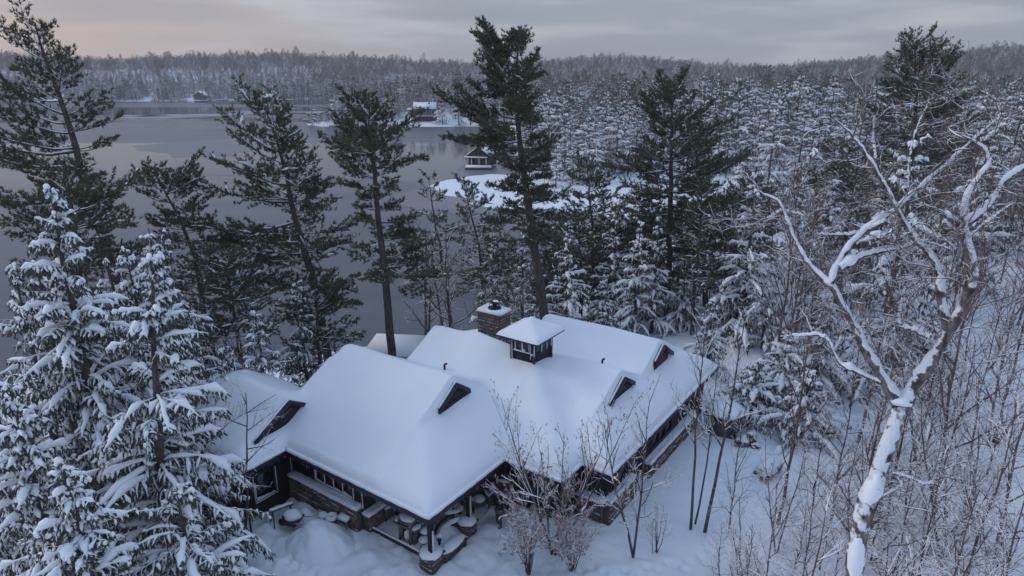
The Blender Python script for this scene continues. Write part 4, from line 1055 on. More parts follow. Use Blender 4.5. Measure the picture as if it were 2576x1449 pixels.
for (lab, x, y, H, Rr, sd) in (
    ('snow laden hemlock standing farthest left, cut by the picture edge', -19.6, 25.5, 12.0, 3.5, 231),
    ('smaller snow laden hemlock cut by the left picture edge, lower down', -17.4, 20.4, 9.0, 3.2, 232),
    ('snow laden hemlock at the left in front of the bushy dark pine', -15.2, 27.6, 12.8, 3.2, 233)):
    hemlock(lab, x, y, H, Rr, seed=sd, n=90, r0=.18, lod=.72, thick=1.0)

for (lab, px, py, Y, Rr, sd) in (
    ('snow heavy hemlock leaning into the thicket, nearest the well house', 1905, 900, 34, 2.6, 241),
    ('snow heavy hemlock in front of the thicket, straight above the big boulder', 2040, 930, 32, 2.8, 242),
    ('snowy conifer between the ridge end and the hemlock thicket', 1860, 700, 47, 2.8, 243),
    ('snowy conifer low behind the right roof ridge, beside the spruce', 1720, 700, 49, 2.7, 244),
    ('snowy conifer behind the cupola, under the slender pine', 1520, 700, 50, 2.6, 245)):
    p = at_y(px, py, Y); g_ = gz(p[0], Y)
    hemlock(lab, p[0], Y, max(p[2] - g_, 3.5), Rr, seed=sd, n=80, thick=1.35, lod=.62, r0=.14)
# ------------------------------------------------------------------ the great bare tree on the right
def resample(P, n):
    P = np.asarray(P, float); d = np.r_[0, np.cumsum(np.linalg.norm(np.diff(P, axis=0), axis=1))]
    t = np.linspace(0, d[-1], n); Q = np.stack([np.interp(t, d, P[:, k]) for k in range(3)], 1)
    for _ in range(2): Q[1:-1] = .25 * Q[:-2] + .5 * Q[1:-1] + .25 * Q[2:]
    return Q
Z1 = lambda p: (1811 + .509 * p[0], .509 * p[1])
Z2 = lambda p: (1811 + .509 * p[0], 711 + .509 * p[1])
def limb(zf, pts, Y0, Y1):
    n = len(pts); return [at_y(*zf(p), Y0 + (Y1 - Y0) * i / max(n - 1, 1)) for i, p in enumerate(pts)]
def great_tree():
    tr = limb(Z2, [(665, 1449), (670, 1350), (692, 1200), (742, 1050), (800, 900), (832, 800), (862, 720), (892, 610)], 11.0, 11.6)
    b = np.array(tr[0]); g0 = gz(b[0] - .8, 11); tr = [(b[0] - .9, 10.6, g0 - .3), (b[0] - .55, 10.7, (g0 + b[2]) / 2)] + tr
    root = tag(empty('great_bare_tree', tuple(tr[0])), 'great forked bare tree with thick snow along its crooked limbs, at the right', 'bare tree')
    off = np.array(tr[0])
    LB = [
        (tr, .21, .165),
        (limb(Z2, [(892, 610), (800, 460), (720, 330), (680, 240), (610, 120), (560, 20)], 11.6, 12.1) + limb(Z1, [(530, 1400), (440, 1310), (390, 1220), (358, 1150), (330, 1080), (290, 985), (215, 960)], 12.2, 13.2), .11, .025),
        (limb(Z2, [(900, 610), (985, 460), (1075, 335), (1130, 250), (1165, 185), (1205, 110), (1240, 20)], 11.6, 11.2) + limb(Z1, [(1250, 1360), (1238, 1260), (1220, 1180), (1205, 1100), (1200, 1020), (1230, 940), (1290, 860), (1340, 800), (1325, 760), (1260, 700), (1200, 670)], 11.2, 12.0), .135, .025),
        (limb(Z2, [(1130, 240), (1095, 110), (1090, 10)], 11.4, 11.6) + limb(Z1, [(1085, 1350), (1060, 1280), (1000, 1220), (940, 1150), (900, 1080), (860, 1000), (820, 920), (760, 820), (700, 730), (650, 660), (570, 590)], 11.7, 12.8), .085, .018),
        (limb(Z1, [(545, 1400), (580, 1300), (640, 1210), (700, 1150), (800, 1080), (880, 1030), (940, 965), (1040, 880), (1150, 785), (1250, 690), (1320, 630), (1400, 560)], 12.1, 13.2), .065, .014),
        (limb(Z1, [(590, 1330), (640, 1300), (700, 1265), (800, 1240), (900, 1225), (990, 1190), (1080, 1210), (1150, 1240)], 12.1, 12.8), .055, .014),
        (limb(Z2, [(790, 490), (700, 452), (600, 405), (565, 350), (540, 285), (490, 255), (400, 262), (300, 266)], 11.7, 12.6), .05, .012),
        (limb(Z2, [(560, 340), (600, 270), (600, 200)], 12.2, 12.4), .02, .008),
        (limb(Z1, [(1110, 1130), (1160, 1130), (1215, 1105), (1290, 1050), (1350, 985), (1390, 905), (1450, 855), (1520, 820), (1620, 760)], 11.4, 12.2), .075, .03),
        (limb(Z1, [(1180, 1110), (1140, 1080), (1110, 1060)], 11.3, 11.2), .05, .03),
        (limb(Z2, [(1030, 272), (960, 235), (890, 215), (880, 180), (900, 80), (915, 20)], 11.5, 12.1), .045, .015),
        (limb(Z1, [(770, 790), (755, 680), (762, 570)], 12.6, 12.9), .022, .012),
        (limb(Z1, [(820, 1090), (740, 1130), (640, 1160), (560, 1160), (480, 1160)], 12.3, 12.7), .05, .015),
        (limb(Z1, [(350, 1060), (300, 1040), (240, 1080), (190, 1095)], 12.9, 13.1), .03, .012),
        (limb(Z1, [(350, 1050), (400, 1060), (410, 1120), (385, 1130)], 12.9, 12.8), .022, .01),
        (limb(Z2, [(850, 940), (930, 960), (1000, 992), (1075, 985), (1085, 930)], 11.2, 11.1), .022, .006),
        (limb(Z2, [(870, 960), (900, 1000), (850, 1030), (790, 1060)], 11.2, 11.1), .02, .006),
        (limb(Z1, [(1290, 700), (1370, 640), (1380, 560), (1360, 480)], 12.2, 12.6), .02, .008),
        (limb(Z1, [(930, 940), (930, 820), (950, 700), (970, 640), (1040, 480)], 12.6, 13.2), .022, .008),
        (limb(Z1, [(1230, 1170), (1300, 1110), (1380, 1050), (1450, 1000)], 11.3, 11.2), .022, .007),
        (limb(Z1, [(1080, 1180), (1100, 1150), (1060, 1120)], 11.6, 11.6), .04, .02),
        (limb(Z2, [(690, 230), (740, 180), (780, 150)], 12, 12.1), .02, .006),
    ]
    gt, gs, gw = Geo(), Geo(), Geo()
    r = np.random.default_rng(5)
    allP = []
    for k, (pts, ra, rb) in enumerate(LB):
        n = 64; P = resample(pts, n) - off; P[1:-1] += r.normal(0, .006, (n - 2, 3)); lump = np.convolve(r.normal(0, 1, n + 4), [.3, .6, .9, .6, .3], 'valid')[:n] * .18
        rad = np.linspace(ra, rb, n) * (1 + r.normal(0, .04, n) + .5 * lump); rad[0] = ra
        V, F = tubes(P[None], rad[None], 10); gt.add(V, F)
        Tn = np.gradient(P, axis=0); Tn = norm(Tn); hz = np.sqrt(np.clip(1 - Tn[:, 2] ** 2, .03, 1))
        # snow riding on the limb, broken here and there
        cut = (r.random(n) < .10)
        rs = rad * .76 * hz ** .8 * (1 + r.normal(0, .05, n) + 1.3 * lump) + .014 * hz; gap = smooth01((vnoise(np.arange(n), np.full(n, k * 3.3), 5.0, 61) + .33) / .12); rs = rs * (.35 + .65 * gap)
        if k: rs[-10:] *= np.linspace(1, .25, 10); rs[0] *= .6
        if k == 0:   # wind plastered side of the trunk
            for a, b_ in ((2, 15), (12, 22), (23, 33), (31, 38), (40, 47), (45, 52), (53, 58)):
                Q = P[a:b_] + np.array([-.04, -.07, .02]); q = rad[a:b_] * .93; m_ = b_ - a; q *= np.clip(np.minimum(np.arange(m_), np.arange(m_)[::-1]) / 3 + .35, 0, 1) * (1 + .3 * lump[a:b_]) * r.uniform(.86, 1.02)
                V, F = tubes(Q[None], q[None], 10); gs.add(V, F)
            rs *= .35
        V, F = tubes((P + UP * (rad * .72 + rs * .12)[:, None])[None], rs[None], 9); gs.add(V, F)
        allP.append(P)
    # snow cushion in the fork
    m = MB(); f = np.array(tr[-1]) - off; m.blob(f + [0, -.02, .13], (.20, .16, .13), 2, .12, 8); gs.add(m.v[0], m.f4[0])
    A = np.stack([resample(p, 12) for p in allP[1:]])
    R0 = np.array([max(l[2], .014) * 1.0 for l in LB[1:]])
    L0 = np.array([np.linalg.norm(np.diff(p, axis=0), axis=1).sum() for p in allP[1:]])
    n = np.maximum((L0 * 2.9).astype(int), 3)
    Q, i, t = round_children(A, n, .25, 1, lambda t, i: np.minimum(.35 + .20 * L0[i], 1.1), (30, 75), .2, 7, .16, r=r, kink=.26)
    P = Q
    R1 = np.full(len(P), .013)
    for lv, (c, lf, mr) in enumerate(((6, .45, .007), (4, .5, .0045), (0, 0, .003))):
        Rr = np.maximum(R1[:, None] * np.linspace(1, .4, P.shape[1])[None], .0035); V, F = tubes(P, Rr, 4 if lv == 0 else 3); gw.add(V, F)
        q_ = r.random(len(P)) < (.9, .6, .4)[lv]; snow_sleeve(gs, P[q_] + UP * (Rr[q_] * .6)[:, :, None], Rr[q_] * .6 + .0025, 4 if lv == 0 else 3, lift=.4, bump=.3, r=r)
        if not c: break
        L = np.linalg.norm(P[:, -1] - P[:, 0], axis=1)
        P, i, t = round_children(P, np.full(len(P), c), .15, 1, lambda t, i: L[i] * lf + .08, (30, 65), .1, 4, .2, r=r, kink=.18)
        R1 = np.full(len(P), mr)
    gt.build('trunk', [M['oak']], root, smooth=True); gw.build('twigs', [M['twig_red']], root, smooth=True); gs.build('branch_snow', [M['twig_snow']], root, smooth=True)
great_tree()

# ------------------------------------------------------------------ bare trees and saplings near the cottage
def bt(label, px, py, H, z=0, **k):
    p = at_z(px, py, z); return bare_tree(label, p[0], p[1], H, **k)
bt('many stemmed bush tree with dry pinkish leaves in front of the cottage corner', 1392, 1395, 7.6, seed=61, stems=7, fan=34., r0=.045, counts=(9, 6, 4), lens=(.42, .48, .45), ang=(20, 48), up=.4, t0=.12, snow=1.7, leafy=12000, levels=4)
bt('bare young tree before the right eave, tufts of leaves in its twigs', 1597, 1402, 9.2, seed=62, snow=1.5, stems=2, r0=.06, counts=(15, 6, 4), lens=(.30, .45, .45), ang=(25, 48), up=.35, t0=.25, leafy=260)
bt('leftmost of three slender dark trunks right of the cottage', 1737, 1332, 9.8, seed=63, snow=1.5, r0=.07, counts=(16, 6, 4), lens=(.26, .45, .45), ang=(25, 50), up=.4, t0=.4)
bt('middle one of three slender dark trunks right of the cottage', 1748, 1318, 8.6, seed=64, snow=1.5, r0=.05, counts=(13, 6, 4), lens=(.24, .45, .45), ang=(25, 50), up=.4, t0=.4)
bt('rightmost and curved one of three slender dark trunks right of the cottage', 1772, 1340, 9.9, seed=65, snow=1.5, r0=.085, counts=(16, 6, 4), lens=(.28, .45, .45), ang=(25, 55), up=.35, t0=.4, lean=.6)
bt('low bare snow frosted bush at the foot of the leafy tree', 1330, 1440, 2.7, seed=66, stems=14, r0=.022, counts=(8, 5, 3), lens=(.55, .5, .5), leafy=5000, snow=1.3)
bt('low snow frosted bush right of the leafy tree', 1440, 1440, 2.4, seed=67, stems=14, r0=.02, counts=(8, 5, 3), lens=(.55, .5, .5), leafy=4000, snow=1.3)
bt('small frosted shrub between the leafy tree and the three trunks', 1650, 1390, 2.4, seed=68, stems=6, r0=.02, counts=(6, 4, 3), lens=(.5, .5, .5), snow=1.3)
pL = at_y(497, 1060, 21.5)
bare_tree('bare spreading tree whose fine twigs cross the left wing roof', pL[0], 23.6, 9.2, seed=69, stems=3, r0=.075, counts=(11, 7, 4), lens=(.45, .5, .45), ang=(30, 62), up=.1, t0=.35, leafy=140, kink=.05, leafmat='leaf_red')
p = at_y(1128, 700, 47)
bare_tree('pale birch leaning among bare branches in front of the lake', p[0], 47, p[2] + 4.5, seed=70, twig='birch', stems=1, r0=.13, counts=(9, 5, 4), lens=(.3, .5, .45), up=.2, t0=.4, leafmat='leaf_red')
p = at_y(1180, 700, 44)
bare_tree('wide bare tree with snow lined limbs just left of the chimney', p[0] - 1.5, 44, 10.5, seed=71, stems=3, r0=.12, counts=(9, 7, 4), lens=(.5, .5, .45), ang=(35, 70), up=.05, t0=.3, kink=.06)
p = at_y(1060, 700, 45)
bare_tree('bare tree with snow lined limbs above the second roof peak', p[0], 45, 11.0, seed=72, stems=2, r0=.12, counts=(10, 7, 4), lens=(.42, .5, .45), ang=(35, 65), up=.1, t0=.35, kink=.06)
p = at_y(1320, 760, 43)
bare_tree('russet leaved sapling between chimney and tall pine', p[0], 43, 6.5, seed=73, stems=3, r0=.05, counts=(9, 6, 4), leafy=2600, leafmat='leaf_red')
p = at_y(640, 900, 34)
bare_tree('russet leaved bare tree left of the roof peak', p[0], 34, 7.0, seed=74, stems=4, r0=.05, counts=(9, 6, 4), leafy=1800, leafmat='leaf_red')
# young trees over the open snow on the right: each its own, nearer ones finer
spots = [(1880, 1449, 16.5, 6.5), (1950, 1400, 17, 7.5), (2010, 1449, 14.5, 6.0), (2085, 1449, 13.2, 9.0), (2235, 1449, 12.8, 8.5), (2290, 1380, 15.5, 6.5), (2350, 1300, 17.5, 8.0), (2392, 1420, 14.5, 9.0),
         (2440, 1449, 13.5, 7.5), (2480, 1250, 19, 9), (2520, 1400, 15, 7.5), (2556, 1200, 20.5, 10), (2190, 1200, 21, 7.5), (2130, 1080, 25, 9), (2270, 1120, 24, 8.5), (2390, 1100, 24.5, 9), (2330, 1010, 29, 9.5), (2470, 1050, 27, 10),
         (2540, 980, 31, 11), (2420, 950, 33, 10), (2050, 1250, 19.5, 6), (1900, 1290, 20, 5.0), (2210, 1000, 30, 8.5), (2100, 1340, 17, 6.0), (2300, 1230, 20, 6.5), (2580, 1330, 17, 8), (1850, 1180, 24, 6.5), (1985, 1180, 23, 5.5)]
pr_ = None; protos = []
for s_ in range(6):
    g, gs, gl = bare_geo(8.0, seed=80 + s_, stems=1 if s_ % 3 else 2, levels=4, r0=.055, counts=(19, 8, 5), lens=(.34, .48, .45), ang=(28, 62), up=.18, t0=.16, snow=1.05, kink=.05)
    protos.append((g.mesh('trunk', [M['twig_red' if s_ % 2 else 'twig']], True), gs.mesh('branch_snow', [M['twig_snow']], True)))
sap_lab = ['bare sapling', 'slim bare young tree', 'thin dark bare sapling', 'many branched bare sapling', 'reddish bare sapling', 'snow lined bare sapling']
where = ['nearest the three trunks', 'at the lower edge left of the great tree', 'low beside the great tree trunk', 'crossing the trunk of the great tree', 'just right of the great tree trunk', 'right of the great tree, near the lower edge', 'on the open snow right of the great tree', 'at the bottom, third from the right edge',
         'at the bottom, second from the right edge', 'mid height near the right edge', 'close to the right lower corner', 'touching the right edge above the corner', 'behind the great tree trunk', 'left of the fork of the great tree', 'right of the fork of the great tree', 'farther right of the fork', 'under the right limb of the great tree', 'behind the right hand saplings',
         'at the right edge below the woods', 'in front of the snowy thicket at right', 'between the great tree and the boulders', 'right below the boulders', 'just behind the fork of the great tree', 'low in front of the boulders, left of the great tree', 'on the open snow, middle of the lower right', 'outermost at the right edge', 'between the shed and the three trunks', 'just below the snowy thicket']
for i, (px, py, Y, H) in enumerate(spots):
    p = at_y(px, py, Y); a, b = protos[i % 6]
    root = tag(empty('sapling', (p[0], Y, gz(p[0], Y) - .1), rng.uniform(0, 6.28)), sap_lab[i % 6] + ' ' + where[i], 'sapling', 'saplings on the snow at the lower right')
    root.scale = (H / 8.0 * rng.uniform(.85, 1.15),) * 2 + (H / 8.0,)
    obj('trunk', a, root); obj('branch_snow', b, root)

low = [(1860, 1449, 16.5, 3), (1920, 1330, 18.5, 3.5), (1990, 1380, 16, 3), (2060, 1449, 13.6, 3), (2150, 1300, 18, 4), (2200, 1449, 13.8, 3.5), (2260, 1320, 17.5, 4), (2330, 1449, 13.2, 4), (2370, 1200, 21, 5), (2440, 1330, 17, 4), (2500, 1130, 24, 5.5),
       (2560, 1449, 13, 4), (2480, 1400, 14.8, 3.5), (2240, 1180, 22.5, 4.5), (2170, 1140, 24, 5), (2320, 1130, 24, 5), (2430, 1180, 22, 5), (2550, 1280, 18.6, 5), (1830, 1280, 21, 3), (1870, 1390, 17.6, 3), (2020, 1240, 21, 4), (2100, 1210, 22, 4), (2280, 1060, 27, 5.5), (2360, 1010, 30, 6), (2520, 1050, 28, 6), (2070, 1120, 26, 4.5)]
for i, (px, py, Y, H) in enumerate(low):
    p = at_y(px, py, Y); a, b = protos[(i * 5 + 1) % 6]
    root = tag(empty('sapling', (p[0], Y, gz(p[0], Y) - .1), rng.uniform(0, 6.28)), 'thin snow frosted sapling in the tangled undergrowth at the lower right', 'sapling', 'undergrowth saplings at the lower right')
    root.scale = (H / 8.0 * 1.45,) * 2 + (H / 8.0,)
    obj('trunk', a, root); obj('branch_snow', b, root)
# ------------------------------------------------------------------ the woods: single trees as far as 300 of a kind, beyond that one mass
def merged(geos, mats):
    """several Geo into one mesh, each with its material"""
    V = []; FF = []; MI = []; n = 0
    for k, g in enumerate(geos):
        if not g.n: continue
        v = np.concatenate(g.V); V.append(v)
        for key in g.F: FF.append(np.concatenate(g.F[key]) + n); MI.append(k)
        n += len(v)
    return np.concatenate(V), FF, MI, mats
def proto_conifer(seed, far, frac=1.0, wide=1.0, white=False):
    H = 12.0
    if far and white: gt, gc, gs, _ = hemlock_geo(H, 3.0 * wide, seed=seed, n=58, lod=.34, sz=1.5, r0=.2, thick=1.35, low=.03, snowfrac=.9, nfrond=1.4, fs=1.3, prof=([0, .3, .55, .8, 1], [1, .95, .8, .5, .12]))
    elif far: gt, gc, gs, _ = hemlock_geo(H, 3.0 * wide, seed=seed, n=46, lod=.28, sz=1.7, r0=.2, thick=.85, low=.06, snowfrac=frac * .95, nfrond=2.2, fs=1.6)
    else: gt, gc, gs, _ = hemlock_geo(H, 3.0 * wide, seed=seed, n=78, lod=.5, sz=1.15, r0=.2, thick=1.25, low=.06, snowfrac=frac, nfrond=1.3, fs=1.25)
    return gt, gc, gs
def proto_pine(seed, far, snow):
    H = 17.0; tp = np.array([(0, 0, 0), (.2, .1, 6), (.1, 0, 12), (.3, .1, 17.0)])
    w = lambda z: np.interp(z, [4, 7, 11, 15, 17], [2.0, 3.3, 3.2, 2.0, .7])
    if far: return pine_geo(tp, 4.5, 17, w, w, dens=.62, lod=.42, snow=snow, seed=seed, whorl=1.0, blade=(.40, .06))
    return pine_geo(tp, 4.5, 17, w, w, dens=.9, lod=.6, snow=snow, seed=seed, whorl=.8, blade=(.30, .042))
def proto_bare(seed, far, snow, red):
    if far: return bare_geo(11.0, seed=seed, levels=3, r0=.10, counts=(26, 9), lens=(.42, .5), ang=(25, 60), up=.4, t0=.15, snow=snow, tipW=4.5, minr=.005, sides=3, K=4)
    return bare_geo(11.0, seed=seed, levels=4, r0=.08, counts=(17, 8, 5), lens=(.36, .48, .45), ang=(26, 58), up=.3, t0=.22, snow=snow, tipW=1.6)
KINDS = {
    'snowy_conifer': dict(near=[proto_conifer(s, False, 1.0, w) for s, w in ((101, 1.0), (102, 1.25), (103, .85), (104, 1.1))], far=[proto_conifer(s, True, 1.0, w) for s, w in ((111, 1.0), (112, 1.2), (113, .9), (114, 1.1))] + [proto_conifer(s, True, 1.0, w, True) for s, w in ((115, 1.35), (116, 1.1), (117, 1.6))], mats=('bark_snow', 'needle_cool', 'twig_snow'), H=12.0, cat='snowy conifer'),
    'woodland_pine': dict(near=[proto_pine(s, False, q) for s, q in ((121, .2), (122, .35), (123, .1))], far=[proto_pine(s, True, q) for s, q in ((131, .15), (132, .4), (133, .05))], mats=('bark_snow', 'needle', 'twig_snow'), H=17.0, cat='pine'),
    'woodland_tree': dict(near=[proto_bare(s, False, q, 0) for s, q in ((141, .4), (142, .9), (143, .25))], far=[proto_bare(s, True, q, 0) for s, q in ((151, .6), (152, 1.3), (153, .0), (154, .3))], mats=('twig_red', 'twig_snow', 'leaf_red'), H=11.0, cat='bare tree'),
}
PARTN = {'snowy_conifer': ('trunk', 'crown', 'branch_snow'), 'woodland_pine': ('trunk', 'crown', 'branch_snow'), 'woodland_tree': ('trunk', 'branch_snow', 'dry_leaves')}
def scatter():
    r = np.random.default_rng(99); out = []
    def region(n, rmin, rmax, amin, amax, sp, ok, mix, power=1.0):
        a = r.uniform(R(amin), R(amax), n); rr = np.sqrt(r.uniform(rmin ** 2, rmax ** 2, n)) if power == 1 else rmin + (rmax - rmin) * r.uniform(0, 1, n) ** power
        x, y = rr * np.sin(a), rr * np.cos(a); P = np.stack([x, y], 1)
        dn, df = sdist(P, NEAR), sdist(P, FAR)
        k = ok(x, y, dn, df); x, y, dn, df = x[k], y[k], dn[k], df[k]
        # thin out to the wanted spacing on a hash grid
        cell = {}; keep = []
        for i in range(len(x)):
            c = (int(x[i] // sp), int(y[i] // sp))
            if any((cx, cy) in cell and any(math.hypot(x[i] - x[j], y[i] - y[j]) < sp for j in cell[(cx, cy)]) for cx in (c[0] - 1, c[0], c[0] + 1) for cy in (c[1] - 1, c[1], c[1] + 1)): continue
            cell.setdefault(c, []).append(i); keep.append(i)
        x, y, dn, df = x[keep], y[keep], dn[keep], df[keep]
        out.extend(zip(x, y, mix(x, y, dn, df), r.uniform(0, 1, len(x))))
    pick = lambda n, p: r.choice(3, n, p=p)
    # right hand woods on the near shore
    def ok1(x, y, dn, df):
        a = np.degrees(np.arctan2(x, y))
        behind = (y > 47) & (x > -2) & (x < 20)
        right = (x > 13) & (y > 37)
        return (dn > 2.5) & (behind | right) & ~((x > 8) & (x < 16) & (y < 42))
    region(110, 22, 40, 14, 46, 3.8, lambda x, y, dn, df: (x > 10.5) & (y > 19) & (y < 38) & ~((x < 14.5) & (y > 26)), lambda x, y, dn, df: np.full(len(x), 2))
    region(2200, 36, 150, -2, 46, 3.0, ok1, lambda x, y, dn, df: np.where((x > 18) & (y < 85), pick(len(x), [.22, .10, .68]), pick(len(x), [.50, .27, .23])))
    # behind the wing on the left, a screen down to the water
    region(90, 27, 44, -46, -20, 4.0, lambda x, y, dn, df: (dn > 2) & (x < -17) & (y > 27) & (y < 42), lambda x, y, dn, df: pick(len(x), [.6, .0, .4]))
    # across the bay
    def ok2(x, y, dn, df):
        lawn = (x > -56) & (x < -26) & (y < 320); hs = (np.abs(x + 40) < 12) & (np.abs(y - 325) < 12)
        bh = (np.abs(x + 6) < 7) & (y < 195)
        return (df > 1.0) & (y < 430) & ~(lawn & (r.random(len(x)) < .93)) & ~hs & ~bh
    region(14000, 143, 430, -20, 46, 3.5, ok2, lambda x, y, dn, df: np.where(y < 235, pick(len(x), [.55, .09, .36]), np.where(vnoise(x, y, 45, 8) > .1, pick(len(x), [.20, .12, .68]), pick(len(x), [.50, .12, .38]))), .8)
    # far hills
    def mix3(x, y, dn, df):
        shore = df < 75 + 50 * vnoise(x, y, 60, 9); top = np.hypot(x, y) > 790
        return np.where(shore, pick(len(x), [.66, .12, .22]), np.where(top, pick(len(x), [.03, .20, .77]), pick(len(x), [.05, .06, .89])))
    def ok3(x, y, dn, df):
        rr = np.hypot(x, y)
        lot = (df < 34) & (r.random(len(x)) < .0)
        for (hx, hy) in LOTS: lot |= (np.abs(x - hx) < 7) & (y < hy + 6) & (df < 60) & (y > hy - 60)
        return (df > 2) & (rr > 425) & ~lot & ~((x < -50) & (df < 34))
    region(24000, 480, 720, -44, -5, 2.6, lambda x, y, dn, df: (df > .5) & (df < 34) & ~np.any([(np.abs(x - hx) < 6) & (y < hy + 5) for hx, hy in LOTS], axis=0), lambda x, y, dn, df: pick(len(x), [.8, .05, .15]))
    region(60000, 425, 1150, -44, 44, 3.3, ok3, mix3, .9)
    return out
LOTS = []
for (px, py) in ((370, 214), (502, 246), (675, 246), (500, 214), (190, 246), (672, 222)):
    q = at_z(px, py, LAKE + 1.5); LOTS.append((q[0], q[1]))
def name_it(name, x, y, d):
    """where a tree of the woods stands, told by the landmarks one sees it beside"""
    look = {'snowy_conifer': 'snow laden conifer', 'woodland_pine': 'dark pine', 'woodland_tree': 'leafless snowy tree'}[name]; many = {'snowy_conifer': 'snowy conifers', 'woodland_pine': 'pines', 'woodland_tree': 'bare trees'}[name]
    az = math.degrees(math.atan2(x, y))
    if y < 140 and x < -3: return look + ' at the water behind the left wing', many + ' behind the left wing'
    if y < 140:
        w = ['behind the roof ridge', 'behind the twin crowned pine', 'right of the twin crowned pine', 'behind the great bare tree', 'right of the great bare tree'][int(np.searchsorted([9, 17, 24, 32], az))]
        row = ['in the first row', 'in the middle rows', 'in the last rows'][int(np.searchsorted([50, 75], d))]
        return look + ' ' + w + ', ' + row, many + ' right of the cottage'
    w = ['on the point left of the lake house', 'on the point beside the lake house', 'between lake house and boathouse', 'behind the tallest pine', 'behind the slender pine', 'behind the twin crowned pine', 'left of the great bare tree', 'behind the great bare tree'][int(np.searchsorted([-11, -5, -1, 4, 10, 16, 24], az))]
    row = 'at the shore' if d < 175 else 'second row' if d < 215 else 'farther back'
    return look + ' across the bay ' + w + ', ' + row, many + ' across the bay'
def plant():
    pts = scatter(); kn = list(KINDS)
    for k, name in enumerate(kn):
        K = KINDS[name]; P = sorted([(math.hypot(x, y), x, y, s) for x, y, kk, s in pts if kk == k])
        mats = [M[m] for m in K['mats']]
        near = [[g.mesh(n, [M[m]], n != 'crown') if g.n else None for g, n, m in zip(gg, PARTN[name], K['mats'])] for gg in K['near']]
        far = [npmesh(name, *merged(gg, mats)[:2], mats, merged(gg, mats)[2]) for gg in K['far']]
        zs = ground_z([p[1] for p in P], [p[2] for p in P])
        lim = 285; rest = []
        r = np.random.default_rng(300 + k)
        for i, (d, x, y, s) in enumerate(P):
            sc = (.62 + .55 * s) * (1.0 if name != 'woodland_pine' else (.9 if d < 430 else .8))
            if name == 'snowy_conifer' and 140 < d < 260: sc *= 1.25
            sc *= 1 + (.55 if d > 140 else .25) * float(vnoise(x, y, 38, 15)) + .5 * float(vnoise(x, y, 9, 16))
            rz = r.uniform(0, 6.28); z = zs[i] - .15
            if d < 140:
                dep = PITCH + math.atan((np.interp(math.degrees(math.atan2(x, y)), [-40, 0, 10, 18, 25, 32], [900, 620, 560, 500, 420, 340]) - 724.5) / FPX)
                top = CAM_H - d * math.tan(dep) + 2.5 * s
                sc = min(sc, (top - z) / K['H'])
                if sc < .32: continue
            if i >= lim: rest.append((x, y, z, sc, rz, int(r.integers(0, 3)) + 4 if (name == 'snowy_conifer' and (d < 420 or r.random() < .35)) else int(r.integers(0, 4 if name != 'woodland_pine' else 3)))); continue
            lab, grp = name_it(name, x, y, d)
            wx = r.uniform(.85, 1.2)
            if d < 130:
                root = tag(empty(name, (x, y, z), rz), lab, K['cat'], grp); root.scale = (sc * wx, sc * wx, sc)
                for me in near[int(r.integers(len(near)))]:
                    if me: obj(me.name.split('.')[0], me, root)
            else:
                cand = far[4:] if name == 'snowy_conifer' else far
                o = obj(name, cand[int(r.integers(len(cand)))], None, (x, y, z), (0, 0, rz), (sc * wx, sc * wx, sc)); tag(o, lab, K['cat'], grp)
        if rest: mass(name.replace('woodland', 'distant') + '_forest', rest, far)
def mass(name, rest, meshes):
    """the remaining far woods: one object, instances of whole trees placed by geometry nodes"""
    me = bpy.data.meshes.new(name); n = len(rest); A = np.array(rest, np.float32)
    me.vertices.add(n); me.vertices.foreach_set('co', np.ascontiguousarray(A[:, :3]).ravel())
    for nm, col in (('tree_scale', 3), ('tree_turn', 4)):
        at = me.attributes.new(nm, 'FLOAT', 'POINT'); at.data.foreach_set('value', np.ascontiguousarray(A[:, col]))
    at = me.attributes.new('tree_pick', 'INT', 'POINT'); at.data.foreach_set('value', (A[:, 5].astype(np.int32) % len(meshes)))
    o = obj(name, me); tag(o, kind='stuff')
    ng = bpy.data.node_groups.new(name, 'GeometryNodeTree')
    ng.interface.new_socket('Geometry', in_out='INPUT', socket_type='NodeSocketGeometry'); ng.interface.new_socket('Geometry', in_out='OUTPUT', socket_type='NodeSocketGeometry')
    N, L = ng.nodes, ng.links
    gi, go = N.new('NodeGroupInput'), N.new('NodeGroupOutput')
    jn = N.new('GeometryNodeJoinGeometry')
    for m_ in reversed(meshes):
        po = bpy.data.objects.new(m_.name + '_source', m_)
        oi = N.new('GeometryNodeObjectInfo'); oi.inputs['Object'].default_value = po; oi.inputs['As Instance'].default_value = True
        L.new(oi.outputs['Geometry'], jn.inputs[0])
    ip = N.new('GeometryNodeInstanceOnPoints'); ip.inputs['Pick Instance'].default_value = True
    def attr(nm, t):
        a = N.new('GeometryNodeInputNamedAttribute'); a.data_type = t; a.inputs[0].default_value = nm; return a.outputs[0]
    L.new(gi.outputs[0], ip.inputs['Points']); L.new(jn.outputs[0], ip.inputs['Instance']); L.new(attr('tree_pick', 'INT'), ip.inputs['Instance Index'])
    cx = N.new('ShaderNodeCombineXYZ'); L.new(attr('tree_turn', 'FLOAT'), cx.inputs[2]); L.new(cx.outputs[0], ip.inputs['Rotation'])
    L.new(attr('tree_scale', 'FLOAT'), ip.inputs['Scale']); L.new(ip.outputs[0], go.inputs[0])
    md = o.modifiers.new('trees', 'NODES'); md.node_group = ng
plant()
# ------------------------------------------------------------------ things round the cottage
def pl(px, py, z=0.0): q = at_z(px, py, z); return q[0], q[1]
def mb(parent, name, mat, fn, smooth=False, **k):
    m = MB(); fn(m); return m.build(name, M[mat], parent, smooth, **k)
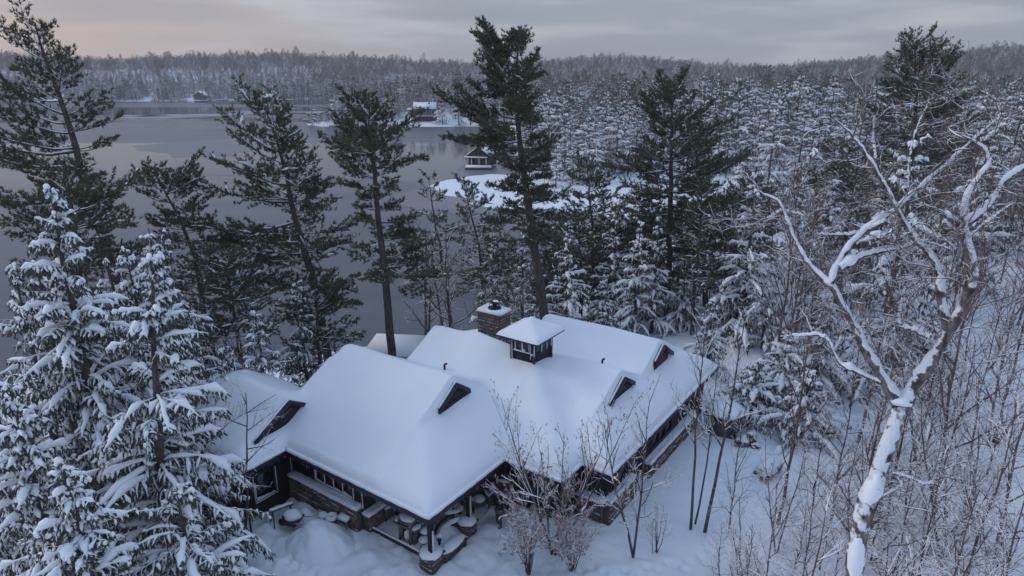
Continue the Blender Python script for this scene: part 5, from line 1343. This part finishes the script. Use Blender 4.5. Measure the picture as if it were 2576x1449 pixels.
# shovelled snow heap
def heap(name, label, x, y, rx, ry, h, seed):
    n = 44; a, b = np.meshgrid(np.linspace(-1, 1, n), np.linspace(-1, 1, n), indexing='ij')
    rr = np.hypot(a, b); z = h * smooth01(1 - rr) ** .8 + .14 * vnoise(a * rx + 50, b * ry, .35, seed) * (rr < .95) + .07 * vnoise(a * rx, b * ry, .15, seed + 1) * (rr < .95) - .25 * smooth01((rr - .8) / .3)
    V = np.stack([a * rx, b * ry, z], -1).reshape(-1, 3); i, j = np.meshgrid(np.arange(n - 1), np.arange(n - 1), indexing='ij')
    F = np.stack([i * n + j, (i + 1) * n + j, (i + 1) * n + j + 1, i * n + j + 1], -1).reshape(-1, 4)
    return tag(obj(name, npmesh(name, V, [F], [M['ground']], smooth=True), None, (x, y, gz(x, y) - .05), (0, 0, HR)), label, 'snow pile')
hx, hy = w2(-5.35, -.95); heap('snow_pile', 'big shovelled heap of snow in front of the stone wall', hx, hy, 1.75, 1.5, 1.0, 51)
hx, hy = w2(-7.1, -.25); heap('snow_pile', 'smaller snow heap against the wall below the windows', hx, hy, .8, .7, .55, 53)
hx, hy = w2(-1.2, 2.1); heap('snow_pile', 'snow drift lying between the two porch pillars', hx, hy, .75, 1.25, .62, 55)
# armchair
def armchair(label, x, y, rz, cover='wicker', s=1.0, z=0.05):
    t = tag(empty('armchair', (x, y, z), rz), label, 'armchair', 'patio armchairs'); t.scale = (s, s, s)
    mb(t, 'seat', cover, lambda m: m.box((0, -.02, .36), (.66, .62, .14)))
    mb(t, 'backrest', cover, lambda m: m.box((0, .34, .66), (.72, .12, .66), rx=R(-12)))
    for sx in (-1, 1):
        mb(t, 'armrest', cover, lambda m: m.box((sx * .40, 0, .42), (.12, .70, .42)))
        for sy in (-1, 1): mb(t, 'leg', 'black', lambda m: m.box((sx * .38, sy * .30, .12), (.06, .06, .26)))
    mb(t, 'snow_cushion', 'snow', lambda m: m.blob((0, -.02, .47), (.31, .30, .15), 4, .08), True)
    mb(t, 'snow_on_back', 'snow', lambda m: (m.blob((0, .37, 1.0), (.36, .10, .09), 5, .1), m.blob((-.40, 0, .66), (.08, .34, .07), 6, .1), m.blob((.40, 0, .66), (.08, .34, .07), 7, .1)), True)
    return t
x, y = w2(-4.35, 1.9); armchair('snow filled armchair on the open porch beside the corner of the stone wall', x, y, HR + R(-8))
x, y = w2(-1.3, 4.7); armchair('grey armchair under the porch roof nearest the standing person', x, y, HR + R(60))
x, y = w2(-.6, 5.45); armchair('rear grey armchair deep under the porch roof', x, y, HR + R(20))
x, y = w2(-2.2, 5.0); armchair('armchair in the dark far back of the porch', x, y, HR + R(140))
# covered grill
gx, gy = w2(-2.35, 1.25)
t = tag(empty('barbecue_grill', (gx, gy, .05), HR), 'snow topped barbecue grill on a cabinet cart at the porch edge', 'grill')
mb(t, 'cabinet', 'steel', lambda m: (m.box((-.30, .02, .42), (.05, .55, .78)), m.box((.30, .02, .42), (.05, .55, .78)), m.box((0, .27, .42), (.6, .04, .78)), m.box((0, .02, .10), (.6, .5, .05))))
mb(t, 'shelf', 'steel', lambda m: m.box((0, -.02, .80), (1.25, .52, .05)))
mb(t, 'lid', 'steel', lambda m: m.poly([(-.36, -.26, .83), (-.36, .27, .83), (-.36, .27, 1.06), (-.36, .08, 1.14), (-.36, -.16, 1.08), (-.36, -.26, .95)], (.72, 0, 0)))
mb(t, 'handle', 'black', lambda m: m.tube([(-.28, -.31, .95), (.28, -.31, .95)], .02, 6))
mb(t, 'gas_bottle', 'white', lambda m: m.lathe([(.0, .12), (.14, .14), (.15, .2), (.15, .42), (.09, .5), (.05, .56), (0, .56)], (0, -.05, 0), 12), True)
mb(t, 'side_panel', 'wicker', lambda m: (m.box((.52, 0, .45), (.03, .5, .66)), m.box((.52, 0, .30), (.05, .52, .03))))
mb(t, 'snow_cap', 'snow', lambda m: (m.blob((0, 0, 1.14), (.40, .30, .12), 8, .06), m.blob((.5, 0, .87), (.14, .26, .08), 9, .08), m.blob((-.5, 0, .87), (.14, .26, .08), 10, .08)), True)
# stools with round caps of snow beside the corner pillar
for (px, py, z, h, lab) in ((1070, 1337, .62, .62, 'taller round stool with a cap of snow behind the corner pillar'), (1068, 1360, .38, .38, 'lower round stool with a cap of snow beside the corner pillar')):
    x, y = pl(px, py, z); t = tag(empty('stool', (x, y, .02)), lab, 'stool', 'round stools at the corner pillar')
    mb(t, 'seat', 'deck', lambda m: m.lathe([(0, h - .06), (.22, h - .06), (.23, h), (0, h)], (0, 0, 0), 14))
    for k in range(4): mb(t, 'leg', 'deck', lambda m: m.tube([(.12 * math.cos(k * 1.57 + .4), .12 * math.sin(k * 1.57 + .4), h - .05), (.2 * math.cos(k * 1.57 + .4), .2 * math.sin(k * 1.57 + .4), 0)], .018, 5))
    mb(t, 'snow_cap', 'snow', lambda m: m.blob((0, 0, h + .03), (.25, .25, .13), int(h * 10), .05), True)
# round porch table with snow and a hollow
x, y = w2(-1.55, 3.2); t = tag(empty('round_table', (x, y, .05)), 'round porch table heaped with snow, seen under the eave between the pillars', 'table')
mb(t, 'tabletop', 'deck', lambda m: m.lathe([(0, .66), (.42, .66), (.44, .70), (0, .71)], k=18)); mb(t, 'pedestal', 'black', lambda m: m.lathe([(.05, .02), (.05, .66)], k=8)); mb(t, 'foot', 'black', lambda m: m.lathe([(0, .06), (.26, .03), (.27, 0)], k=12))
mb(t, 'snow_ring', 'snow', lambda m: m.lathe([(.10, .71), (.14, .80), (.28, .86), (.42, .80), (.46, .70)], k=20), True)
# curved dark bench under the eave
t = tag(empty('bench', (*w2(-1.15, 2.35), .05), HR + R(90)), 'dark curved bench with snow seat inside the porch between the pillars', 'bench')
arc = [(1.1 * math.sin(a) - 0, 1.1 * math.cos(a) - 1.0) for a in np.linspace(-.75, .75, 9)]
mb(t, 'seat', 'black', lambda m: m.tube([(a, b, .42) for a, b in arc], .10, 8)); mb(t, 'backrest', 'black', lambda m: m.tube([(a * 1.14, b * 1.14 + .12, .72) for a, b in arc], .05, 6))
for k in (0, 4, 8): mb(t, 'leg', 'black', lambda m: m.box((arc[k][0], arc[k][1], .2), (.08, .08, .42)))
mb(t, 'snow_cushion', 'snow', lambda m: m.tube([(a, b, .52) for a, b in arc], .12, 8), True)
# low wall running from the corner pillar
t = tag(empty('low_wall', (*w2(-.35, 1.75), 0), HR), 'low red brown topped wall with a snow slope, beside the corner pillar', 'low wall')
mb(t, 'wall_core', 'mortar', lambda m: m.box((0, 0, .16), (.30, 1.4, .36))); mb(t, 'coping', 'rail', lambda m: m.box((.04, 0, .37), (.42, 1.5, .07)))
mb(t, 'snow_cap', 'snow', lambda m: m.blob((-.05, 0, .40), (.30, .80, .17), 12, .06), True)
# pots on the heap by the wall
for (u, v, r_, z0, lab) in ((-5.72, .02, .25, .52, 'round white rimmed planter with a dark hollow, on the snow by the wall'), (-6.12, -.10, .17, .50, 'small snow covered pot beside the round planter')):
    x, y = w2(u, v); t = tag(empty('planter', (x, y, z0)), lab, 'planter', 'planters by the stone wall')
    mb(t, 'pot', 'steel', lambda m: m.lathe([(0, -.45), (r_ * .75, -.45), (r_, .0), (r_ * .92, .0), (r_ * .5, -.12), (0, -.12)], k=16), True)
    mb(t, 'snow_rim', 'snow', lambda m: m.lathe([(r_ * .25, -.03), (r_ * .45, .07), (r_ * .8, .10), (r_ * 1.08, .04), (r_ * 1.05, -.06)], k=18), True)
x, y = w2(-5.15, .28); t = tag(empty('side_table', (x, y, .1), HR + R(8)), 'square side table under a slab of snow at the end of the stone wall', 'side table')
mb(t, 'tabletop', 'steel', lambda m: m.box((0, 0, .42), (.52, .46, .04))); mb(t, 'snow_slab', 'snow', lambda m: m.box((0, 0, .52), (.52, .46, .16), taper=.93, jit=.01))
for sx in (-1, 1):
    for sy in (-1, 1): mb(t, 'leg', 'steel', lambda m: m.box((sx * .22, sy * .19, .2), (.04, .04, .42)))
# sawhorse and covered wheelbarrow left of the heap
x, y = w2(-7.75, -1.0); t = tag(empty('sawhorse', (x, y, 0), HR + R(70)), 'snowy wooden sawhorse standing left of the snow heaps', 'sawhorse')
mb(t, 'beam', 'rail', lambda m: m.box((0, 0, .74), (1.0, .10, .10)))
for sx in (-1, 1):
    for sy in (-1, 1): mb(t, 'leg', 'brownwood', lambda m: m.tube([(sx * .38, sy * .02, .72), (sx * .44, sy * .28, 0)], .03, 5))
mb(t, 'snow_strip', 'snow', lambda m: m.tube([(-.5 + .1 * k, 0, .80 + .01 * math.sin(k * 2)) for k in range(11)], .065, 7), True)
x, y = w2(-7.05, -.95); t = tag(empty('wheelbarrow', (x, y, 0), HR + R(200)), 'wheelbarrow buried under snow between sawhorse and heap', 'wheelbarrow')
mb(t, 'tray', 'redwood', lambda m: m.poly([(-.42, -.26, .55), (.42, -.30, .60), (.34, -.18, .28), (-.26, -.16, .28)], (0, .5, 0)))
mb(t, 'wheel', 'black', lambda m: m.lathe([(0, -.04), (.16, -.04), (.18, 0), (.16, .04), (0, .04)], k=14), loc=(.55, .05, .18), rot=(R(90), 0, 0))
for sy in (-.22, .30): mb(t, 'handle', 'rail', lambda m: m.tube([(.5, sy * .3 + .04, .25), (-.3, sy, .42), (-.95, sy, .62)], .022, 6))
mb(t, 'snow_load', 'snow', lambda m: m.blob((0, 0, .62), (.42, .32, .22), 14, .10), True)
# lamp post
x, y = w2(-7.44, -2.72); t = tag(empty('lamp_post', (x, y, gz(x, y) - .1)), 'dark post standing in the snow under the hanging hemlock bough', 'lamp post')
mb(t, 'post', 'black', lambda m: m.tube([(0, 0, 0), (0, 0, 2.1)], .045, 8)); mb(t, 'lantern', 'black', lambda m: (m.lathe([(.0, 2.1), (.08, 2.12), (.13, 2.38), (.14, 2.40), (.02, 2.5), (0, 2.55)], k=8)))
mb(t, 'snow_cap', 'snow', lambda m: m.blob((0, 0, 2.46), (.14, .14, .08), 15, .05), True)
# well house to the right
x, y = pl(1818, 1092); t = tag(empty('well_house', (x + .15, y + .35, gz(x, y)), R(-28)), 'little grey well house under a dome of snow, right of the cottage', 'shed')
mb(t, 'wall', 'wicker', lambda m: m.box((0, 0, .55), (1.5, 1.5, 1.25))); mb(t, 'overhang_shade', 'black', lambda m: m.box((.76, -.05, .62), (.03, .95, .85)))  # black sheet paints the roof overhang's shadow over the dark right side
mb(t, 'side_panel', 'stone3', lambda m: (m.box((.78, .55, .7), (.04, .32, .8)), m.box((.78, -.62, .5), (.04, .22, .5))))
mb(t, 'roof', 'fascia', lambda m: m.box((0, 0, 1.21), (1.9, 1.9, .08))); mb(t, 'roof_snow', 'roof_snow', lambda m: m.blob((0, 0, 1.25), (1.08, 1.08, .42), 16, .03, 10, flat=0), True)
mb(t, 'hook', 'white', lambda m: m.tube([(-.2, -.78, .8), (-.2, -.84, .9), (-.1, -.84, .98), (0, -.84, .9)], .03, 5))
# boulders
for k, (px, py, s, lab) in enumerate(((1866, 1122, (.42, .3, .38), 'small red brown boulder between the well house and the thicket'), (1885, 1118, (.26, .26, .5), 'upright red brown boulder beside the small one'), (1900, 1128, (.26, .22, .2), 'smallest red brown stone of the three by the well house'),
                                       (1932, 1190, (.85, .5, .52), 'big brown boulder streaked with snow, in the open right of the well house'), (2360, 1240, (.3, .3, .2), 'dark stone half buried in the snow on the right'))):
    x, y = pl(px, py); m = MB(); m.blob((0, 0, .1), s, 20 + k, .28, 9); v = m.v[0]; v[:] = np.round(v / .12) * .12 * .6 + v * .4
    tag(m.build('boulder', M['boulder'] if 'boulder' in M else M['stone2'], None, loc=(x, y, gz(x, y)), rot=(0, 0, k * 1.3)), lab, 'boulder')
# snow covered lakeside deck behind the roof
x, y = pl(985, 872, -3.0); y = max(y, 44)
q0 = at_y(1005, 862, 42.0); t = tag(empty('lakeside_deck', (q0[0], 42, q0[2] - .5), R(-6)), 'snow covered deck by the lake seen between the two roof peaks', 'deck')
mb(t, 'platform', 'brownwood', lambda m: m.box((0, 0, 0), (4.2, 3.2, .25))); mb(t, 'snow_slab', 'snow', lambda m: m.box((0, 0, .28), (4.2, 3.2, .34), taper=.97, jit=.03))
for sx in (-1.9, 1.9):
    for sy in (-1.4, 1.4): mb(t, 'post', 'brownwood', lambda m: m.box((sx, sy, -1.5), (.16, .16, 3.0)))
# ------------------------------------------------------------------ person
def skin(name, verts, edges, rad, mat, parent, sub=2):
    me = bpy.data.meshes.new(name); me.from_pydata(verts, edges, []); me.materials.append(M[mat])
    o = obj(name, me, parent); md = o.modifiers.new('skin', 'SKIN'); md.use_smooth_shade = True
    for i, sv in enumerate(me.skin_vertices[0].data):
        r_ = rad[i]; sv.radius = (r_, r_) if isinstance(r_, (int, float)) else r_; sv.use_root = (i == 0)
    s2 = o.modifiers.new('sub', 'SUBSURF'); s2.levels = sub; s2.render_levels = sub
    return o
M['skin'] = pmat('skin', (0.42, 0.25, 0.19), .5); M['jacket'] = pmat('navy_jacket', (0.010, 0.012, 0.022), .7, (0.02, 0.022, 0.035), 9.0, .01, 25)
M['hem'] = pmat('tan_hem', (0.17, 0.11, 0.10), .8); M['hemred'] = pmat('dark_red_band', (0.05, 0.012, 0.016), .8); M['trousers'] = pmat('grey_trousers', (0.050, 0.048, 0.047), .8, (0.08, 0.075, 0.07), 6.0, .01, 15)
M['boots'] = pmat('boots', (0.012, 0.012, 0.014), .6); M['hat'] = pmat('fur_hat', (0.03, 0.022, 0.018), .9, (0.10, 0.075, 0.06), 22.0, .02, 60)
px_, py_ = pl(1257, 1325)
per = tag(empty('person', (px_, py_, .0), R(200)), 'person in navy jacket and grey trousers holding a long pole in the snow', 'person')
# x forward (faces left and a little to the camera), y to the left side
hipz = .93
V = [(0, 0, hipz), (0, 0, 1.12), (.02, 0, 1.32), (.03, 0, 1.47), (.05, 0, 1.56), (.07, 0, 1.66), (.07, 0, 1.76)]
E_ = [(0, 1), (1, 2), (2, 3), (3, 4), (4, 5), (5, 6)]; Rd = [.14, .12, .15, .10, .052, .085, .075]
def chain(pts, rs, root):
    p = root
    for q, r_ in zip(pts, rs): V.append(q); E_.append((p, len(V) - 1)); Rd.append(r_); p = len(V) - 1
    return p
chain([(.0, .10, .88), (.02, .11, .50), (-.03, .12, .12), (.10, .13, .05)], [.10, .065, .042, .038], 0)
chain([(.0, -.10, .88), (.06, -.11, .50), (.02, -.12, .12), (.15, -.13, .05)], [.10, .065, .042, .038], 0)
hands = []
for sy, el_, wr in ((1, (.10, .30, 1.16), (.36, .20, 1.14)), (-1, (.06, -.29, 1.14), (.30, -.10, 1.00))):
    h = chain([(.03, .19 * sy, 1.42), el_, wr], [.07, .048, .030], 3); hands.append(wr)
    w_ = np.array(wr); palm = w_ + [.07, -.02 * sy, -.01]; ph = chain([tuple(palm)], [(.040, .018)], h)
    for f in range(4):
        a = palm + [.02, -.03 * sy + .0, .03 - .02 * f]; chain([tuple(a + [.03, -.008 * sy, 0]), tuple(a + [.045, -.035 * sy, -.003]), tuple(a + [.02, -.05 * sy, -.004])], [.010, .009, .008], ph)
    chain([tuple(palm + [-.01, -.02 * sy, .035]), tuple(palm + [.02, -.04 * sy, .045])], [.011, .009], ph)
skin('body', V, E_, Rd, 'skin', per)
m = MB(); m.tube([(.150, 0, 1.69), (.172, 0, 1.655), (.158, 0, 1.645)], [.008, .014, .008], 6); m.build('nose', M['skin'], per, True)
for sy in (-1, 1):
    m = MB(); m.blob((.142, .032 * sy, 1.70), (.012, .016, .009), 1, 0, 6); m.build('eye', M['black'], per, True)
skin('jacket', [(0, 0, .90), (0, 0, 1.05), (0, 0, 1.22), (.02, 0, 1.36), (.03, 0, 1.47), (.04, 0, 1.54), (.02, .20, 1.43), (.07, .31, 1.17), (.34, .215, 1.14), (.02, -.20, 1.43), (.04, -.30, 1.15), (.28, -.12, 1.01)],
     [(0, 1), (1, 2), (2, 3), (3, 4), (4, 5), (4, 6), (6, 7), (7, 8), (4, 9), (9, 10), (10, 11)], [(.19, .22), (.20, .22), (.19, .22), (.18, .22), (.13, .14), .085, .10, .078, .052, .10, .078, .052], 'jacket', per)
mb(per, 'jacket_hem', 'hem', lambda m: m.lathe([(.205, .90), (.225, .84), (.215, .80), (.19, .80)], k=16), True)
mb(per, 'jacket_band', 'hemred', lambda m: m.lathe([(.200, .80), (.205, .75), (.18, .74)], k=16), True)
for sy, kx, ax in ((1, .03, -.03), (-1, .07, .02)):
    skin('trouser_leg', [(0, .08 * sy, .84), (.02, .105 * sy, .66), (kx, .11 * sy, .46), (ax + .02, .12 * sy, .12)], [(0, 1), (1, 2), (2, 3)], [(.125, .115), .105, .088, .078], 'trousers', per)
    skin('boot', [(ax, .12 * sy, .14), (ax + .01, .12 * sy, .05), (ax + .16, .13 * sy, .045)], [(0, 1), (1, 2)], [.072, .065, (.05, .042)], 'boots', per)
mb(per, 'hood', 'jacket', lambda m: m.blob((-.05, 0, 1.56), (.11, .15, .09), 3, .08), True)
mb(per, 'hat', 'hat', lambda m: (m.blob((.05, 0, 1.79), (.125, .118, .085), 4, .08), m.lathe([(.122, -.03), (.135, 0), (.12, .04)], (.055, 0, 1.755), 14)), True)
# the long pole with a snow scoop, held in both hands
t = tag(empty('snow_scoop', (px_, py_, 0), R(200)), 'long handled snow scoop held by the person, its blade in the snow', 'snow scoop')
a, b = np.array([.22, -.06, 1.02]), np.array([.41, .12, 1.10]); h1, h2 = np.array([.39, -.09, 1.0]), np.array([.44, .20, 1.13])
d_ = np.array([.80, .18, -.60]); top_ = np.array([.22, -.06, 1.24]); tip = top_ + d_ / np.linalg.norm(d_) * 1.95
mb(t, 'shaft', 'steel', lambda m: m.tube([tuple(top_), tuple(tip)], .014, 6)); mb(t, 'grip', 'black', lambda m: m.tube([tuple(top_ + [0, -.07, 0]), tuple(top_ + [0, .07, 0])], .018, 6))
mb(t, 'blade', 'black', lambda m: m.box(tuple(tip + [.10, .02, -.02]), (.34, .36, .03), ry=R(20)))

# ------------------------------------------------------------------ buildings round the lake
def gable_house(kind, label, cat, x, y, z, rz, w, d, h, rise, wallmat, over=.5, snow=.35, ridge='x', windows=(), extra=None):
    """w along local x, d along y; ridge along x or y; windows: (face, a0, a1, z0, z1)"""
    t = tag(empty(kind, (x, y, z), rz), label, cat)
    W = mb(t, 'wall', wallmat, lambda m: m.box((0, 0, h / 2), (w, d, h)))
    if ridge == 'x':
        g = [(-w / 2, -d / 2, h), (-w / 2, d / 2, h), (-w / 2, 0, h + rise)]; gv = (w, 0, 0); sl = rise / (d / 2); hw, L = d / 2 + over, w + 2 * over
    else:
        g = [(-w / 2, -d / 2, h), (w / 2, -d / 2, h), (0, -d / 2, h + rise)]; gv = (0, d, 0); sl = rise / (w / 2); hw, L = w / 2 + over, d + 2 * over
    mb(t, 'gable', wallmat, lambda m: m.poly(g, gv))
    def slab(m, th, lift, inset=0):
        for s_ in (-1, 1):
            a = (hw - inset); p = [(0, h + rise + lift), (s_ * a, h + rise - sl * a + lift), (s_ * a, h + rise - sl * a + lift + th), (0, h + rise + lift + th)]
            l2 = L / 2 - inset
            if ridge == 'x': m.poly([(-l2, q, zz) for q, zz in p], (2 * l2, 0, 0))
            else: m.poly([(q, -l2, zz) for q, zz in p], (0, 2 * l2, 0))
    mb(t, 'roof', 'fascia', lambda m: slab(m, .15, .01)); mb(t, 'roof_snow', 'roof_snow', lambda m: slab(m, snow, .165, .04))
    for (f, a0, a1, z0, z1) in windows:
        if f == 'f': c_, s_ = ((a0 + a1) / 2, -d / 2 - .02, (z0 + z1) / 2), (a1 - a0, .06, z1 - z0)
        else: c_, s_ = ((w / 2 + .02) * (1 if f == 'r' else -1), (a0 + a1) / 2, (z0 + z1) / 2), (.06, a1 - a0, z1 - z0)
        fr = mb(t, 'window', 'white' if wallmat == 'cream' else 'trim', lambda m: m.box(c_, (s_[0] + .2 * (f == 'f'), s_[1] + .2 * (f != 'f'), s_[2] + .2)))
        mb(fr, 'pane', 'glass', lambda m: m.box((c_[0] + (.03 if f == 'r' else -.03 if f == 'l' else 0), c_[1] - .03 * (f == 'f'), c_[2]), s_))
    return t
# cottage on the point
q = at_y(1069, 289, 318); bx_, bz = q[0], q[2] - .3
t = gable_house('lake_house', 'cream two storey lake house with a snowy roof on the point across the water', 'house', bx_, 320, bz, R(3), 9.6, 8.0, 3.0, 2.2, 'cream', .5, .45, 'x',
                [('f', -4.4, -3.6, 1.2, 2.3), ('f', 1.0, 1.8, 1.0, 2.4), ('f', 2.1, 2.9, 1.0, 2.4), ('f', 3.2, 4.2, 1.0, 2.4)])
mb(t, 'side_wing', 'cream', lambda m: m.box((-6.2, -.5, 1.3), (3.4, 5.5, 2.6))); mb(t, 'wing_snow', 'roof_snow', lambda m: m.box((-6.2, -.5, 2.85), (3.9, 6.0, .5), taper=.93))
mb(t, 'dormer', 'cream', lambda m: (m.box((-1.9, -4.4, 1.5), (3.4, 1.2, 3.0)), m.poly([(-3.6, -5.0, 3.0), (-.2, -5.0, 3.0), (-1.9, -5.0, 4.3)], (0, 2.5, 0))))
mb(t, 'dormer_snow', 'roof_snow', lambda m: (m.poly([(-1.9, -5.2, 4.35), (-3.9, -5.2, 2.95), (-3.9, -5.2, 3.25), (-1.9, -5.2, 4.65)], (0, 3, 0)), m.poly([(-1.9, -5.2, 4.35), (.1, -5.2, 2.95), (.1, -5.2, 3.25), (-1.9, -5.2, 4.65)], (0, 3, 0))))
for k in range(4): mb(t, 'window', 'glass', lambda m: m.box((-3.05 + .77 * k, -5.04, 1.8), (.5, .08, 1.2)))
mb(t, 'lower_storey', 'brownwood', lambda m: m.box((-.6, -.6, -1.4), (11.5, 7.4, 2.8)))
mb(t, 'deck', 'rail', lambda m: m.box((-.9, -5.2, -.15), (12.4, 3.4, .25))); mb(t, 'deck_snow', 'snow', lambda m: m.box((-.9, -5.2, .08), (12.4, 3.2, .18)))
mb(t, 'railing', 'cream', lambda m: [m.box((-7.0 + .5 * k, -6.85, .45), (.08, .08, 1.0)) for k in range(25)] + [m.box((-.9, -6.85, .98), (12.4, .1, .1))])
for k in range(5): mb(t, 'deck_post', 'brownwood', lambda m: m.box((-6.4 + 2.8 * k, -6.6, -1.6), (.25, .25, 2.8)))
mb(t, 'chimney_pipe', 'black', lambda m: m.box((1.9, -1.2, 5.4), (.5, .5, 1.8)))
# steps down to the water
t2 = tag(empty('stair', (bx_ - 2.6, 311, bz - 2.6), R(3)), 'wooden stair with landings from the lake house down to the water', 'stair')
for k in range(5): mb(t2, 'flight', 'brownwood', lambda m: m.box((-.1 * k, -1.1 * k, -.35 * k), (1.8, 1.2, .2)))
mb(t2, 'stair_snow', 'snow', lambda m: [m.box((-.1 * k, -1.1 * k, -.35 * k + .2), (1.8, 1.1, .18)) for k in range(5)]); mb(t2, 'rail', 'cream', lambda m: m.tube([(-.9, 0, .9), (-1.4, -4.6, -.6)], .07, 5))
# boathouse on the bay
bp_ = at_z(1206, 421, LAKE + .4); X, Yb = bp_[0], bp_[1]
t = gable_house('boathouse', 'brown boathouse with steep snowy roof and a dock at the edge of the bay', 'boathouse', X + .6, Yb + 5.5, LAKE + .3, R(-14), 5.6, 7.0, 2.9, 2.0, 'brownwood', .5, .3, 'y', [('f', -.9, -.3, 3.0, 3.9), ('f', .2, .8, 3.0, 3.9), ('f', -2.2, -1.2, .9, 2.0)])
mb(t, 'balcony', 'rail', lambda m: m.box((-.6, -4.1, 2.3), (6.2, 1.3, .18))); mb(t, 'balcony_snow', 'snow', lambda m: m.box((-.6, -4.1, 2.5), (6.2, 1.3, .22)))
for sx in (-3.5, -1.6, .4, 2.3): mb(t, 'post', 'white', lambda m: m.box((sx, -4.6, 1.1), (.14, .14, 2.4)))
t = tag(empty('dock', (X - .2, Yb - .2, LAKE), R(-4)), 'snow covered dock in front of the brown boathouse', 'dock')
mb(t, 'platform', 'brownwood', lambda m: m.box((0, 0, .35), (6.8, 3.0, .3))); mb(t, 'snow_slab', 'snow', lambda m: m.box((0, 0, .68), (6.7, 2.9, .36), taper=.97))
for sx in (-3, 0, 3): mb(t, 'pile', 'black', lambda m: m.box((sx, -1.3, .05), (.25, .25, .7)))
# boathouses at the tip of the point
def flat_boathouse(label, px, py, Y, w, mat):
    q = at_z(px, py, LAKE + .2); t = tag(empty('boathouse', (q[0], q[1] + 2, LAKE), R(2)), label, 'boathouse')
    mb(t, 'wall', 'brownwood', lambda m: m.box((0, 0, 1.6), (w, 5, 2.6))); mb(t, 'roof', mat, lambda m: m.box((0, 0, 3.1), (w + 1, 6, .6)))
    mb(t, 'roof_snow', 'roof_snow', lambda m: m.box((0, 0, 3.65), (w + 1, 6, .5), taper=.96))
    mb(t, 'door', 'black', lambda m: m.box((0, -2.53, 1.1), (w * .7, .06, 1.6)))
    mb(t, 'dock', 'deck', lambda m: m.box((-.6, -3.6, .45), (w + 2.5, 1.6, .3))); mb(t, 'dock_snow', 'snow', lambda m: m.box((-.6, -3.6, .72), (w + 2.5, 1.6, .25)))
    return t
flat_boathouse('green edged flat roofed boathouse at the very tip of the point', 789, 302, 306, 5.5, 'greenmetal')
flat_boathouse('low boathouse behind the pointed pine, with a green roof edge', 862, 317, 303, 7.5, 'greenmetal')
q = at_y(955, 266, 345); gable_house('lake_cottage', 'small dark cottage with snowy roof behind the point', 'house', q[0], 345, q[2] - 1.5, R(10), 8, 6, 2.6, 1.6, 'brownwood', .6, .5, 'x', [('f', -2.5, -1, 1, 2), ('f', 1, 2.5, 1, 2)])
# far shore
def far_house(label, px, py, w, d, h, rise, mat, ridge, cat='house', dz=.6, kind='shore_cottage'):
    q = at_z(px, py, LAKE + dz); wins = [('f', -w * .35, -w * .12, h * .35, h * .75), ('f', w * .08, w * .36, h * .35, h * .75)]
    return gable_house(kind, label, cat, q[0], q[1] + d / 2, LAKE + dz - .3, 0, w, d, h, rise, mat, .7, .6, ridge, wins)
far_house('grey gabled boathouse on the far shore, the one facing the lake in the middle', 502, 250.5, 9, 8, 3.2, 2.8, 'brownwood', 'y', 'boathouse', kind='shore_boathouse')
far_house('tiny low boathouse with a hipped snowy roof on the far shore, to the right', 675, 250.5, 6.5, 6, 2.0, 1.6, 'cream', 'x', 'boathouse', kind='shore_boathouse')
far_house('long low house on the far shore, half hidden by the leftmost pine', 190, 252, 20, 8, 2.6, 1.4, 'cream', 'x')
far_house('little brown cottage at the water left on the far shore', 277, 249, 9, 6, 2.4, 1.4, 'redwood', 'x')
far_house('house with a broad white roof among the trees up the far slope', 369, 224, 22, 8, 3.0, 3.0, 'brownwood', 'x', dz=5.5)
far_house('dark terraced house up the far slope above the grey boathouse', 488, 226, 11, 7, 5.0, 1.5, 'wall', 'x', dz=5.0)
far_house('dark cottage deep in the trees up the far slope, to the right', 650, 226, 9, 6, 3.0, 1.6, 'wall', 'x', dz=5.0)
for px, w, lab in ((395, 22, 'long snowy dock on the far shore left of the grey boathouse'), (455, 10, 'short snowy dock beside the grey boathouse on the far shore'), (720, 14, 'snowy dock at the right end of the far shore'), (560, 9, 'small snowy dock right of the grey boathouse')):
    q = at_z(px, 251.5, LAKE + .4); t = tag(empty('dock', (q[0], q[1], LAKE)), lab, 'dock', 'docks on the far shore')
    mb(t, 'platform', 'brownwood', lambda m: m.box((0, 0, .4), (w, 3, .4))); mb(t, 'snow_slab', 'snow', lambda m: m.box((0, 0, .8), (w, 3, .4)))
# ------------------------------------------------------------------ air
def haze():
    m = MB(); m.box((0, 620, 31), (2900, 1500, 84)); v = m.v[0]; v[:, 2] = np.where(v[:, 2] < 31, -10.5, 62)
    mt = bpy.data.materials.new('haze'); mt.use_nodes = True; N, L = mt.node_tree.nodes, mt.node_tree.links
    N.remove(N['Principled BSDF']); pv = N.new('ShaderNodeVolumePrincipled'); pv.inputs['Density'].default_value = HAZE_D; pv.inputs['Color'].default_value = (.97, .96, 1, 1); pv.inputs['Anisotropy'].default_value = 0.2
    L.new(pv.outputs[0], N['Material Output'].inputs['Volume'])
    tag(m.build('haze', mt), kind='stuff')
HAZE_D = .00032
if HAZE_D: haze()
for o in scene.objects:
    if o.type == 'MESH' and o.parent and o.name.split('.')[0] in ('crown', 'branch_snow', 'dry_leaves', 'twigs', 'snow_on_frame', 'snow_strip'): o['kind'] = 'stuff'
print('TRIS', sum(len(o.data.loops) - 2 * len(o.data.polygons) for o in scene.objects if o.type == 'MESH'), 'UNIQUE', sum(len(m.loops) - 2 * len(m.polygons) for m in bpy.data.meshes), 'OBJ', len(scene.objects))
